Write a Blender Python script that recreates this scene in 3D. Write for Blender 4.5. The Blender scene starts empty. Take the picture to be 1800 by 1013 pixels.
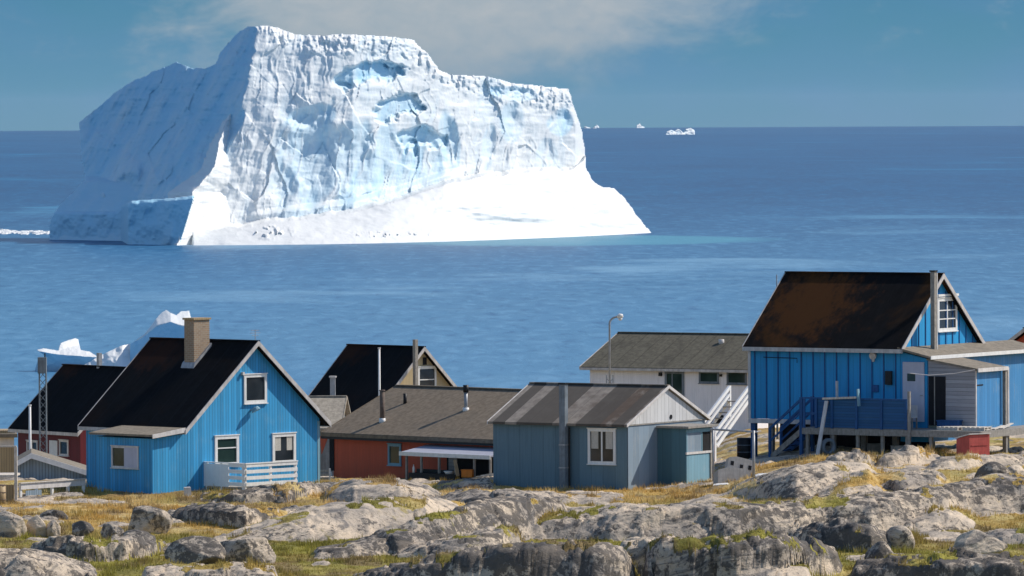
import bpy, math, random
import numpy as np
from mathutils import Vector, Matrix

random.seed(7)
RNG = np.random.default_rng(11)
SC = bpy.context.scene
COL = SC.collection
R = math.radians

# ---------------------------------------------------------------- camera
FPX, IW, IH = 12000.0, 1800.0, 1013.0        # focal length in photo pixels, photo size
CAMZ, PITCH, ROLL = 30.0, math.atan(317.5 / 12000.0), 0.005
F_ = Vector((0, math.cos(PITCH), -math.sin(PITCH)))
U0 = Vector((0, math.sin(PITCH), math.cos(PITCH)))
R0 = Vector((1, 0, 0))
R_ = R0 * math.cos(ROLL) - U0 * math.sin(ROLL)
U_ = R0 * math.sin(ROLL) + U0 * math.cos(ROLL)
CAM = Vector((0, 0, CAMZ))
cd = bpy.data.cameras.new('camera')
cd.sensor_width = 36.0
cd.lens = FPX / IW * 36.0
cd.clip_start = 1.0
cd.clip_end = 80000.0
cam = bpy.data.objects.new('camera', cd)
COL.objects.link(cam)
m4 = Matrix.Identity(4)
for i in range(3):
    m4[i][0], m4[i][1], m4[i][2], m4[i][3] = R_[i], U_[i], -F_[i], CAM[i]
cam.matrix_world = m4
SC.camera = cam

# ---------------------------------------------------------------- light
SUN_AZ, SUN_EL = R(71), R(42)
SUNV = Vector((math.sin(SUN_AZ) * math.cos(SUN_EL), math.cos(SUN_AZ) * math.cos(SUN_EL), math.sin(SUN_EL)))
sd = bpy.data.lights.new('sun', 'SUN')
sd.energy, sd.angle, sd.color = 4.7, R(0.53), (1.0, 0.92, 0.81)
sun = bpy.data.objects.new('sun', sd)
COL.objects.link(sun)
sun.rotation_euler = SUNV.to_track_quat('Z', 'Y').to_euler()

SC.view_settings.view_transform = 'Standard'
SC.view_settings.look = 'None'
SC.view_settings.exposure = 0.0
SC.view_settings.gamma = 1.0


class NT:
    """small helper to write node trees"""
    def __init__(self, nt):
        self.nt = nt

    def n(self, typ, ins=None, **props):
        nd = self.nt.nodes.new(typ)
        for k, v in props.items():
            setattr(nd, k, v)
        for k, v in (ins or {}).items():
            s = nd.inputs[k]
            if isinstance(v, bpy.types.NodeSocket):
                self.nt.links.new(v, s)
            else:
                if s.type == 'RGBA' and isinstance(v, (tuple, list)) and len(v) == 3:
                    v = (*v, 1.0)
                s.default_value = v
        return nd

    def math(self, op, a, b=0.0, c=0.0, clamp=False):
        return self.n('ShaderNodeMath', {0: a, 1: b, 2: c}, operation=op, use_clamp=clamp).outputs[0]

    def mix(self, f, a, b, blend='MIX'):
        nd = self.n('ShaderNodeMix', None, data_type='RGBA', blend_type=blend)
        for idx, v in ((0, f), (6, a), (7, b)):
            s = nd.inputs[idx]
            if isinstance(v, bpy.types.NodeSocket):
                self.nt.links.new(v, s)
            else:
                s.default_value = (*v, 1.0) if isinstance(v, (tuple, list)) and len(v) == 3 else v
        return nd.outputs[2]

    def noise(self, vec, scale, detail=4.0, rough=0.55, dist=0.0):
        return self.n('ShaderNodeTexNoise', {'Vector': vec, 'Scale': scale, 'Detail': detail, 'Roughness': rough, 'Distortion': dist}).outputs[0]

    def ramp(self, v, lo, hi):
        return self.n('ShaderNodeMapRange', {0: v, 1: lo, 2: hi, 3: 0.0, 4: 1.0}, interpolation_type='SMOOTHSTEP').outputs[0]

    def scale(self, vec, s):
        return self.n('ShaderNodeVectorMath', {0: vec, 1: s}, operation='MULTIPLY').outputs[0]


# ---------------------------------------------------------------- world / sky
world = bpy.data.worlds.new('World')
SC.world = world
world.use_nodes = True
wt = world.node_tree
wt.nodes.clear()
W = NT(wt)
sky = W.n('ShaderNodeTexSky', sky_type='NISHITA')
sky.sun_disc = False
sky.sun_elevation = SUN_EL
sky.sun_rotation = SUN_AZ
sky.altitude = 30.0
sky.air_density = 1.0
sky.dust_density = 0.3
sky.ozone_density = 2.2
tc = W.n('ShaderNodeTexCoord').outputs['Generated']
sep = W.n('ShaderNodeSeparateXYZ', {0: tc})
X_, Y_, Z_ = sep.outputs
# clear cold air low over the sea: a muted blue band that passes into the sky above it
low = W.n('ShaderNodeValToRGB', {0: W.n('ShaderNodeMapRange', {0: Z_, 1: -0.004, 2: 0.016}).outputs[0]})
cr = low.color_ramp
cr.elements[0].position, cr.elements[0].color = 0.0, (0.142, 0.292, 0.445, 1)
cr.elements[1].position, cr.elements[1].color = 1.0, (0.090, 0.252, 0.415, 1)
e = cr.elements.new(0.3); e.color = (0.128, 0.292, 0.465, 1)
lowc = W.mix(W.ramp(W.noise(W.scale(tc, (18, 18, 60)), 1.0, 3), 0.35, 0.65), low.outputs[0], W.mix(1.0, low.outputs[0], (0.90, 1.0, 0.93), 'MULTIPLY'))
# cloud bank behind the iceberg, with wisps
az = W.math('ARCTAN2', X_, Y_)
n1 = W.noise(W.scale(tc, (60, 60, 130)), 1.0, 6, 0.6, 0.3)
n2 = W.noise(W.scale(tc, (190, 190, 330)), 1.0, 5, 0.6, 0.4)
m_l = W.ramp(W.math('ADD', az, W.math('MULTIPLY', W.math('SUBTRACT', n1, 0.5), 0.05)), -0.056, -0.030)
m_r = W.ramp(W.math('ADD', az, W.math('ADD', W.math('MULTIPLY', W.math('SUBTRACT', n1, 0.5), 0.06), W.math('MULTIPLY', W.math('SUBTRACT', 0.012, Z_), 2.4))), 0.040, 0.004)
m_z = W.ramp(Z_, -0.005, 0.005)
cm = W.math('MULTIPLY', W.math('MULTIPLY', m_l, m_r), m_z)
cm = W.math('MULTIPLY', cm, W.n('ShaderNodeMapRange', {0: n2, 1: 0.25, 2: 0.7, 3: 0.72, 4: 1.0}).outputs[0])
wisp = W.math('MULTIPLY', W.ramp(n2, 0.48, 0.75), W.math('MULTIPLY', W.ramp(n1, 0.48, 0.7), 0.35))
wisp = W.math('MULTIPLY', wisp, W.ramp(Z_, 0.002, 0.012))
cm = W.math('MAXIMUM', W.math('MULTIPLY', cm, 0.92), wisp)
clow = W.mix(cm, lowc, W.mix(W.ramp(Z_, 0.0, 0.016), (0.33, 0.40, 0.455), (0.46, 0.495, 0.525)))
# blend: low band -> Nishita from a few degrees up
up = W.ramp(Z_, 0.03, 0.14)
skyc = W.n('ShaderNodeVectorMath', {0: sky.outputs[0], 1: (0.14, 0.14, 0.14)}, operation='MULTIPLY').outputs[0]
fin = W.mix(up, clow, skyc)
bg = W.n('ShaderNodeBackground', {'Color': fin, 'Strength': 1.0})
wo = W.n('ShaderNodeOutputWorld', {'Surface': bg.outputs[0]})

# ---------------------------------------------------------------- geometry helpers
def eye(x):
    return 189.0 + ROLL * (900.0 - x)

def ray(x, y):
    return F_ + R_ * ((x - 900.0) / FPX) + U_ * (-(y - 506.5) / FPX)

def at(x, y, Y):
    d = ray(x, y)
    return CAM + d * (Y / d.y)

def on_z(x, y, z):
    d = ray(x, y)
    return CAM + d * ((z - CAMZ) / d.z)

def _hash(ix, iy, seed):
    h = (ix.astype(np.int64) * 374761393 + iy.astype(np.int64) * 668265263 + seed * 974711) & 0x7fffffff
    h = ((h ^ (h >> 13)) * 1274126177) & 0x7fffffff
    h = (h ^ (h >> 16)) & 0xffff
    return h / 65535.0

def vnoise(x, y, seed=0):
    ix, iy = np.floor(x), np.floor(y)
    fx, fy = x - ix, y - iy
    fx = fx * fx * fx * (fx * (fx * 6 - 15) + 10)
    fy = fy * fy * fy * (fy * (fy * 6 - 15) + 10)
    a, b = _hash(ix, iy, seed), _hash(ix + 1, iy, seed)
    c, d = _hash(ix, iy + 1, seed), _hash(ix + 1, iy + 1, seed)
    return (a + (b - a) * fx) * (1 - fy) + (c + (d - c) * fx) * fy

def fbm(x, y, seed=0, oct=4, gain=0.5):
    s, a, t = 0.0, 1.0, 0.0
    for o in range(oct):
        s = s + a * (vnoise(x + 17.3 * o, y - 9.1 * o, seed + o) * 2 - 1)
        t += a
        a *= gain
        x, y = x * 2.03, y * 2.03
    return s / t

def cells(x, y, seed):
    """Voronoi cells: random value, random tilt height and distance to the cell border"""
    ix, iy = np.floor(x), np.floor(y)
    d1 = np.full(x.shape, 9.0); d2 = np.full(x.shape, 9.0)
    v = np.zeros(x.shape); t = np.zeros(x.shape)
    for ox in (-1, 0, 1):
        for oy in (-1, 0, 1):
            cx, cy = ix + ox, iy + oy
            px_, py_ = cx + _hash(cx, cy, seed), cy + _hash(cx, cy, seed + 7)
            dx, dy = x - px_, y - py_
            d = np.sqrt(dx * dx + dy * dy)
            near = d < d1
            d2 = np.where(near, d1, np.minimum(d2, d))
            v = np.where(near, _hash(cx, cy, seed + 13), v)
            t = np.where(near, dx * (_hash(cx, cy, seed + 17) - 0.5) + dy * (_hash(cx, cy, seed + 23) - 0.5), t)
            d1 = np.where(near, d, d1)
    return v, t, d2 - d1

def sstep(a, b, x):
    t = np.clip((x - a) / (b - a), 0, 1)
    return t * t * (3 - 2 * t)

def mesh_np(name, V, quads, mat, parent=None, attrs=None, smooth=True):
    me = bpy.data.meshes.new(name)
    V = np.asarray(V, np.float32)
    Q = np.asarray(quads, np.int32)
    k = Q.shape[1]
    me.vertices.add(len(V)); me.vertices.foreach_set('co', V.ravel())
    me.loops.add(Q.size); me.loops.foreach_set('vertex_index', Q.ravel())
    me.polygons.add(len(Q))
    me.polygons.foreach_set('loop_start', np.arange(0, Q.size, k, dtype=np.int32))
    me.update(calc_edges=True)
    if smooth:
        me.polygons.foreach_set('use_smooth', np.ones(len(Q), bool))
    for nm, arr in (attrs or {}).items():
        if arr.ndim == 1:
            at_ = me.attributes.new(nm, 'FLOAT', 'POINT'); at_.data.foreach_set('value', arr.astype(np.float32))
        else:
            at_ = me.attributes.new(nm, 'FLOAT_COLOR', 'POINT')
            at_.data.foreach_set('color', np.c_[arr, np.ones(len(arr))].astype(np.float32).ravel())
    me.materials.append(mat)
    me.validate()
    o = bpy.data.objects.new(name, me)
    COL.objects.link(o)
    if parent: o.parent = parent
    return o


class MB:
    """collects simple solids, then links them as one mesh object"""
    def __init__(self):
        self.v, self.f = [], []

    def solid(self, pts, faces):
        b = len(self.v)
        self.v += [tuple(p) for p in pts]
        self.f += [tuple(i + b for i in f) for f in faces]
        return self

    def box(self, x0, x1, y0, y1, z0, z1):
        x0, x1 = min(x0, x1), max(x0, x1); y0, y1 = min(y0, y1), max(y0, y1); z0, z1 = min(z0, z1), max(z0, z1)
        p = [(x0, y0, z0), (x1, y0, z0), (x1, y1, z0), (x0, y1, z0), (x0, y0, z1), (x1, y0, z1), (x1, y1, z1), (x0, y1, z1)]
        return self.solid(p, [(3, 2, 1, 0), (4, 5, 6, 7), (0, 1, 5, 4), (1, 2, 6, 5), (2, 3, 7, 6), (3, 0, 4, 7)])

    def prism(self, poly, axis, a0, a1):
        """poly of 2D points extruded along axis (0:x,1:y,2:z)"""
        def p3(q, a):
            if axis == 0: return (a, q[0], q[1])
            if axis == 1: return (q[0], a, q[1])
            return (q[0], q[1], a)
        n = len(poly)
        pts = [p3(q, a0) for q in poly] + [p3(q, a1) for q in poly]
        fs = [tuple(range(n)), tuple(range(2 * n - 1, n - 1, -1))]
        for i in range(n):
            j = (i + 1) % n
            fs.append((j, i, i + n, j + n))
        return self.solid(pts, fs)

    def beam(self, p, q, w, h=None, up=(0, 0, 1)):
        p, q = Vector(p), Vector(q)
        h = w if h is None else h
        d = (q - p).normalized()
        s = d.cross(Vector(up))
        if s.length < 1e-3: s = d.cross(Vector((1, 0, 0)))
        s.normalize()
        t = s.cross(d)
        pts = []
        for c in (p, q):
            for a, b in ((-1, -1), (1, -1), (1, 1), (-1, 1)):
                pts.append(c + s * (a * w / 2) + t * (b * h / 2))
        return self.solid(pts, [(3, 2, 1, 0), (4, 5, 6, 7), (0, 1, 5, 4), (1, 2, 6, 5), (2, 3, 7, 6), (3, 0, 4, 7)])

    def tube(self, path, r, n=10):
        path = [Vector(p) for p in path]
        rs = r if isinstance(r, (list, tuple)) else [r] * len(path)
        b = len(self.v)
        for i, p in enumerate(path):
            d = (path[min(i + 1, len(path) - 1)] - path[max(i - 1, 0)]).normalized()
            s = d.cross(Vector((0, 1, 0)))
            if s.length < 1e-3: s = d.cross(Vector((1, 0, 0)))
            s.normalize(); t = s.cross(d)
            for k in range(n):
                a = 2 * math.pi * k / n
                self.v.append(tuple(p + (s * math.cos(a) + t * math.sin(a)) * rs[i]))
        for i in range(len(path) - 1):
            for k in range(n):
                j = (k + 1) % n
                self.f.append((b + i * n + k, b + i * n + j, b + (i + 1) * n + j, b + (i + 1) * n + k))
        self.f.append(tuple(b + k for k in range(n - 1, -1, -1)))
        self.f.append(tuple(b + (len(path) - 1) * n + k for k in range(n)))
        return self

    def build(self, name, mat, parent=None, smooth=False):
        me = bpy.data.meshes.new(name)
        me.from_pydata(self.v, [], self.f)
        me.materials.append(mat)
        import bmesh
        bm = bmesh.new(); bm.from_mesh(me)
        bmesh.ops.recalc_face_normals(bm, faces=bm.faces)
        bm.to_mesh(me); bm.free()
        if smooth:
            for p in me.polygons: p.use_smooth = True
        o = bpy.data.objects.new(name, me)
        COL.objects.link(o)
        if parent: o.parent = parent
        return o


def tag(o, label=None, cat=None, group=None, kind=None):
    if label: o['label'] = label
    if cat: o['category'] = cat
    if group: o['group'] = group
    if kind: o['kind'] = kind
    return o

def thing(name, label, cat, loc=(0, 0, 0), a=0.0, group=None):
    o = bpy.data.objects.new(name, None)
    o.empty_display_size = 0.5
    COL.objects.link(o)
    o.location = loc
    o.rotation_euler = (0, 0, a)
    return tag(o, label, cat, group)


class Frame:
    """a thing's local frame: origin on the ground at its near corner, x along the gable, y along the ridge"""
    def __init__(self, loc, a, s=1.0):
        self.loc, self.a = Vector(loc), a
        self.m = Matrix.Rotation(a, 3, 'Z') * s
        self.mi = self.m.inverted()

    def hit(self, ax, off, x, y):
        """local point where the view through photo pixel (x, y) meets the local plane axis=off"""
        o = self.mi @ (CAM - self.loc); d = self.mi @ ray(x, y)
        return o + d * ((off - o[ax]) / d[ax])

# ---------------------------------------------------------------- materials
def new_mat(name):
    m = bpy.data.materials.new(name)
    m.use_nodes = True
    nt = m.node_tree
    b = nt.nodes['Principled BSDF']
    return m, NT(nt), b

def setc(N, b, key, v):
    s = b.inputs[key]
    if isinstance(v, bpy.types.NodeSocket): N.nt.links.new(v, s)
    else: s.default_value = (*v, 1.0) if isinstance(v, (tuple, list)) and len(v) == 3 else v

def bump(N, b, h, strength=0.4, dist=0.02):
    bn = N.n('ShaderNodeBump', {'Height': h, 'Strength': strength, 'Distance': dist})
    N.nt.links.new(bn.outputs[0], b.inputs['Normal'])

def objco(N):
    return N.n('ShaderNodeTexCoord').outputs['Object']

def plain(name, col, rough=0.6, var=0.15, scale=6.0, metal=0.0, spec=0.3, bmp=0.1):
    m, N, b = new_mat(name)
    co = objco(N)
    n = N.noise(co, scale, 5)
    n2 = N.noise(N.scale(co, (5, 5, 0.6)), scale * 0.4, 4)
    f = N.math('MULTIPLY', N.math('ADD', n, n2), 0.5)
    c = N.mix(N.ramp(f, 0.3, 0.7), tuple(x * (1 - var) for x in col), tuple(min(1, x * (1 + var)) for x in col))
    setc(N, b, 'Base Color', c)
    b.inputs['Roughness'].default_value = rough
    b.inputs['Metallic'].default_value = metal
    b.inputs['Specular IOR Level'].default_value = spec
    if bmp: bump(N, b, n, bmp, 0.01)
    return m

def boards(name, col, pitch=0.14, gap=0.014, var=0.12, weather=0.25, wcol=(0.3, 0.3, 0.3), rough=0.55, horizontal=False, gdark=0.45, spec=0.3):
    """painted or bare timber boarding; each board has its own tone, streaks and worn patches"""
    m, N, b = new_mat(name)
    co = objco(N)
    s = N.n('ShaderNodeSeparateXYZ', {0: co})
    xy = N.math('ADD', s.outputs[0], s.outputs[1])
    t = N.math('DIVIDE', s.outputs[2] if horizontal else xy, pitch)
    fr = N.math('FRACT', t)
    rnd = N.n('ShaderNodeTexWhiteNoise', {'W': N.math('FLOOR', t)}, noise_dimensions='1D').outputs[0]
    st = N.noise(N.scale(co, (1.0, 1.0, 14) if horizontal else (14, 14, 0.7)), 1.0, 5, 0.65)
    pt = N.noise(co, 1.3, 5, 0.6)
    c = N.mix(rnd, tuple(x * (1 - var) for x in col), tuple(min(1, x * (1 + var)) for x in col))
    c = N.mix(N.math('MULTIPLY', N.ramp(st, 0.3, 0.75), 0.35), c, tuple(x * 0.68 for x in col))
    wm = N.math('MULTIPLY', N.ramp(N.math('ADD', N.math('MULTIPLY', st, 0.6), N.math('MULTIPLY', pt, 0.5)), 0.56, 0.75), weather)
    c = N.mix(wm, c, wcol)
    g = N.math('LESS_THAN', fr, gap / pitch)
    c = N.mix(N.math('MULTIPLY', g, gdark), c, tuple(x * 0.15 for x in col))
    setc(N, b, 'Base Color', c)
    b.inputs['Roughness'].default_value = rough
    b.inputs['Specular IOR Level'].default_value = spec
    h = N.math('ADD', N.math('MULTIPLY', g, -1.0), N.math('MULTIPLY', st, 0.25))
    bump(N, b, h, 0.5, 0.012)
    return m

def roof_mat(name, col, stain, amount=0.5, rough=0.85, sheet=0.0, sheetvar=0.0, scale=0.8, hi=0.0, spec=0.15, blob=None, blobcol=None, seam=0.3):
    """felt or sheet roofing: strips up the slope, rust and lichen stains in patches"""
    m, N, b = new_mat(name)
    co = objco(N)
    s = N.n('ShaderNodeSeparateXYZ', {0: co})
    p1 = N.noise(co, scale, 5, 0.6, 0.6)
    p2 = N.noise(N.scale(co, (1, 1, 1)), scale * 7, 4, 0.6)
    c = N.mix(N.ramp(p2, 0.3, 0.7), tuple(x * 0.8 for x in col), tuple(x * 1.25 for x in col))
    st = N.noise(N.scale(co, (0.5, 9, 0.5)), 0.9, 4, 0.6)
    c = N.mix(N.math('MULTIPLY', N.ramp(st, 0.45, 0.75), 0.3), c, tuple(x * 1.5 + 0.01 for x in col))
    c = N.mix(N.math('MULTIPLY', N.ramp(p1, 0.5, 0.72), amount), c, stain)
    if blob:
        d = N.n('ShaderNodeVectorMath', {0: N.n('ShaderNodeVectorMath', {0: co, 1: blob[0]}, operation='SUBTRACT').outputs[0], 1: blob[1]}, operation='MULTIPLY').outputs[0]
        r_ = N.n('ShaderNodeVectorMath', {0: d}, operation='LENGTH').outputs[1]
        r_ = N.math('ADD', r_, N.math('MULTIPLY', N.math('SUBTRACT', N.noise(N.scale(co, (1.0, 1.5, 1.0)), 1.6, 7, 0.7), 0.5), 2.2))
        c = N.mix(N.math('MULTIPLY', N.ramp(r_, 0.95, 0.30), 0.85), c, blobcol)
    if sheet:
        t = N.math('DIVIDE', s.outputs[1], sheet)
        rnd = N.n('ShaderNodeTexWhiteNoise', {'W': N.math('FLOOR', t)}, noise_dimensions='1D').outputs[0]
        c = N.mix(N.math('MULTIPLY', N.math('GREATER_THAN', rnd, 0.55), sheetvar), c, tuple(x * 0.35 for x in col))
        g = N.math('LESS_THAN', N.math('FRACT', t), 0.05)
        c = N.mix(N.math('MULTIPLY', g, 0.5), c, tuple(x * seam for x in col))
    setc(N, b, 'Base Color', c)
    b.inputs['Roughness'].default_value = rough
    b.inputs['Specular IOR Level'].default_value = spec
    bump(N, b, N.math('ADD', p2, st), 0.3, 0.02)
    return m

def glass_mat(name, col=(0.02, 0.025, 0.03), rough=0.06):
    m, N, b = new_mat(name)
    n = N.noise(objco(N), 0.9, 2, 0.5, 0.3)
    setc(N, b, 'Base Color', N.mix(N.ramp(n, 0.4, 0.75), col, tuple(x * 1.6 + 0.008 for x in col)))
    b.inputs['Roughness'].default_value = rough
    b.inputs['Specular IOR Level'].default_value = 0.5
    return m

M = {}
M['blue_a'] = boards('bright_blue_boards', (0.046, 0.325, 0.62), 0.15, 0.02, 0.20, 0.6, (0.19, 0.41, 0.57), gdark=0.55)
M['blue_c'] = boards('strong_blue_boards', (0.019, 0.300, 0.62), 0.30, 0.012, 0.08, 0.3, (0.05, 0.20, 0.36))
M['blue_c2'] = boards('sky_blue_boards', (0.06, 0.25, 0.52), 0.2, 0.012, 0.12, 0.5, (0.25, 0.36, 0.48))
M['blue_deck'] = boards('deck_blue_boards', (0.013, 0.09, 0.235), 0.11, 0.012, 0.15, 0.35, (0.06, 0.16, 0.26), horizontal=True)
M['slate'] = boards('slate_blue_boards', (0.125, 0.205, 0.258), 0.55, 0.012, 0.10, 0.4, (0.09, 0.155, 0.20), rough=0.7)
M['slate_lit'] = boards('worn_sunlit_slate_boards', (0.22, 0.29, 0.36), 0.4, 0.01, 0.10, 0.6, (0.35, 0.38, 0.40), rough=0.7)  # lighter copy of slate with sunlight put into the tone, plus wear
M['teal'] = boards('teal_boards', (0.075, 0.165, 0.208), 0.4, 0.012, 0.12, 0.4, (0.09, 0.20, 0.24), rough=0.7)
M['paleblue'] = boards('pale_blue_boards', (0.20, 0.37, 0.46), 0.22, 0.01, 0.1, 0.5, (0.3, 0.42, 0.48))
M['white_bd'] = boards('white_boards', (0.60, 0.60, 0.60), 0.28, 0.016, 0.10, 0.5, (0.36, 0.36, 0.37), gdark=0.7)
M['white_wall'] = boards('white_wall_boards', (0.88, 0.85, 0.87), 0.5, 0.01, 0.03, 0.25, (0.66, 0.64, 0.68), gdark=0.25)
M['redbrown'] = boards('red_brown_boards', (0.50, 0.084, 0.036), 0.16, 0.008, 0.06, 0.2, (0.14, 0.04, 0.03), gdark=0.3)
M['darkred'] = boards('dark_red_boards', (0.13, 0.012, 0.018), 0.16, 0.01, 0.10, 0.2, (0.09, 0.02, 0.02))
M['cream'] = boards('cream_boards', (0.50, 0.40, 0.24), 0.2, 0.012, 0.10, 0.5, (0.45, 0.28, 0.12))
M['greyplank'] = boards('grey_weathered_planks', (0.34, 0.34, 0.37), 0.15, 0.014, 0.18, 0.5, (0.2, 0.2, 0.22), horizontal=True, gdark=0.6)
M['tan'] = boards('tan_timber', (0.46, 0.33, 0.18), 0.10, 0.014, 0.16, 0.4, (0.3, 0.22, 0.13), gdark=0.7)
M['shedgrey'] = boards('ribbed_grey_metal', (0.25, 0.32, 0.38), 0.13, 0.03, 0.10, 0.3, (0.16, 0.2, 0.24), gdark=0.55)
M['white'] = plain('white_paint', (0.74, 0.73, 0.71), 0.5, 0.10, 5.0)
M['bright'] = plain('bright_white_paint', (0.87, 0.87, 0.86), 0.45, 0.04, 5.0)
M['offwhite'] = plain('worn_white_paint', (0.60, 0.57, 0.55), 0.6, 0.2, 4.0)
M['barge'] = plain('weathered_pale_trim', (0.50, 0.47, 0.45), 0.65, 0.25, 3.0)
M['lav'] = plain('pale_lavender_paint', (0.48, 0.48, 0.57), 0.5, 0.08, 3.0)
M['roof_black'] = roof_mat('black_felt', (0.0045, 0.0055, 0.0075), (0.016, 0.008, 0.005), 0.5, scale=0.55, spec=0.06, sheet=1.0, sheetvar=0.15, seam=2.6, blob=((3.0, 4.9, 0), (0.9, 0.42, 0)), blobcol=(0.030, 0.012, 0.007))
M['roof_rust'] = roof_mat('black_felt_with_rust', (0.0065, 0.006, 0.0065), (0.055, 0.024, 0.006), 0.9, scale=0.40, spec=0.06, blob=((1.6, 5.0, 0), (0.42, 0.36, 0)), blobcol=(0.080, 0.031, 0.009))
M['roof_beige'] = roof_mat('beige_grey_felt', (0.178, 0.142, 0.104), (0.145, 0.125, 0.10), 0.4)
M['roof_pale'] = roof_mat('pale_beige_felt', (0.30, 0.265, 0.215), (0.25, 0.22, 0.19), 0.4)
M['roof_olive'] = roof_mat('olive_grey_felt', (0.110, 0.100, 0.075), (0.055, 0.05, 0.04), 0.6, scale=0.8, sheet=1.0)
M['roof_sheet'] = roof_mat('patched_sheet_roofing', (0.235, 0.205, 0.175), (0.085, 0.056, 0.042), 0.55, sheet=0.55, sheetvar=0.9, scale=0.4, blob=((1.2, 0.9, 0), (0.35, 0.62, 0)), blobcol=(0.085, 0.058, 0.042))
M['roof_tan'] = roof_mat('tan_grey_felt', (0.215, 0.185, 0.145), (0.16, 0.14, 0.115), 0.6)
M['galv'] = plain('dull_galvanised_steel', (0.34, 0.35, 0.37), 0.5, 0.25, 5.0, 0.3)
M['duct'] = plain('grey_duct', (0.16, 0.19, 0.22), 0.55, 0.3, 4.0)
M['rustpipe'] = plain('rusty_pipe', (0.14, 0.10, 0.08), 0.75, 0.4, 7.0)
M['black'] = plain('black_metal', (0.012, 0.012, 0.014), 0.5, 0.3, 5.0)
M['dark'] = plain('dark_opening', (0.012, 0.012, 0.015), 0.9, 0.3, 3.0)
M['timber'] = plain('grey_timber', (0.27, 0.25, 0.225), 0.8, 0.3, 9.0)
M['palewood'] = plain('pale_sawn_timber', (0.56, 0.51, 0.45), 0.75, 0.25, 8.0)
M['bluepaint'] = plain('deep_blue_paint', (0.016, 0.085, 0.24), 0.55, 0.25, 6.0)
M['redpaint'] = plain('red_paint', (0.42, 0.075, 0.062), 0.6, 0.2, 4.0)
M['orange'] = plain('orange_plastic', (0.62, 0.19, 0.02), 0.45, 0.12, 5.0)
M['concrete'] = plain('concrete', (0.42, 0.39, 0.36), 0.9, 0.2, 6.0, bmp=0.3)
M['glass'] = glass_mat('window_glass')
M['glass_g'] = glass_mat('green_tinted_glass', (0.02, 0.04, 0.035))
M['curtain'] = plain('net_curtain', (0.50, 0.47, 0.42), 0.9, 0.15, 20.0)
M['awning'] = plain('grey_awning_sheet', (0.36, 0.37, 0.44), 0.6, 0.1, 3.0)

def brick_mat():
    m, N, b = new_mat('weathered_brick')
    co = objco(N)
    s = N.n('ShaderNodeSeparateXYZ', {0: co})
    v = N.n('ShaderNodeCombineXYZ', {0: N.math('ADD', s.outputs[0], s.outputs[1]), 1: s.outputs[2], 2: 0.0}).outputs[0]
    bt = N.n('ShaderNodeTexBrick', {'Vector': v, 'Color1': (0.34, 0.22, 0.13, 1), 'Color2': (0.24, 0.16, 0.10, 1), 'Mortar': (0.36, 0.31, 0.25, 1), 'Scale': 1.0, 'Mortar Size': 0.012, 'Brick Width': 0.24, 'Row Height': 0.08})
    n = N.noise(co, 4.0, 5)
    c = N.mix(N.math('MULTIPLY', N.ramp(n, 0.4, 0.7), 0.5), bt.outputs[0], (0.36, 0.29, 0.21))
    setc(N, b, 'Base Color', c)
    b.inputs['Roughness'].default_value = 0.9
    bump(N, b, bt.outputs[1], -0.4, 0.01)
    return m
M['brick'] = brick_mat()

def ice_mat(name, bscale=1.0):
    m, N, b = new_mat(name)
    co = N.n('ShaderNodeNewGeometry').outputs['Position']
    blue = N.n('ShaderNodeAttribute', attribute_name='blue').outputs['Fac']
    n1 = N.noise(N.scale(co, (0.25, 0.25, 0.06)), bscale, 6, 0.65, 0.5)
    n2 = N.noise(N.scale(co, (0.9, 0.9, 0.35)), bscale, 6, 0.65)
    f = N.math('ADD', blue, N.math('MULTIPLY', N.math('SUBTRACT', n1, 0.5), 0.5))
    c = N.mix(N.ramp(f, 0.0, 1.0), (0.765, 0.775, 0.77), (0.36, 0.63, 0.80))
    setc(N, b, 'Base Color', c)
    b.inputs['Roughness'].default_value = 0.55
    b.inputs['Specular IOR Level'].default_value = 0.3
    bump(N, b, N.math('ADD', N.math('MULTIPLY', n1, 2.0), N.math('MULTIPLY', n2, 0.6)), 0.14, 0.8 / bscale)
    return m
M['ice'] = ice_mat('glacier_ice')
M['ice_s'] = ice_mat('small_berg_ice', 4.0)

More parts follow.
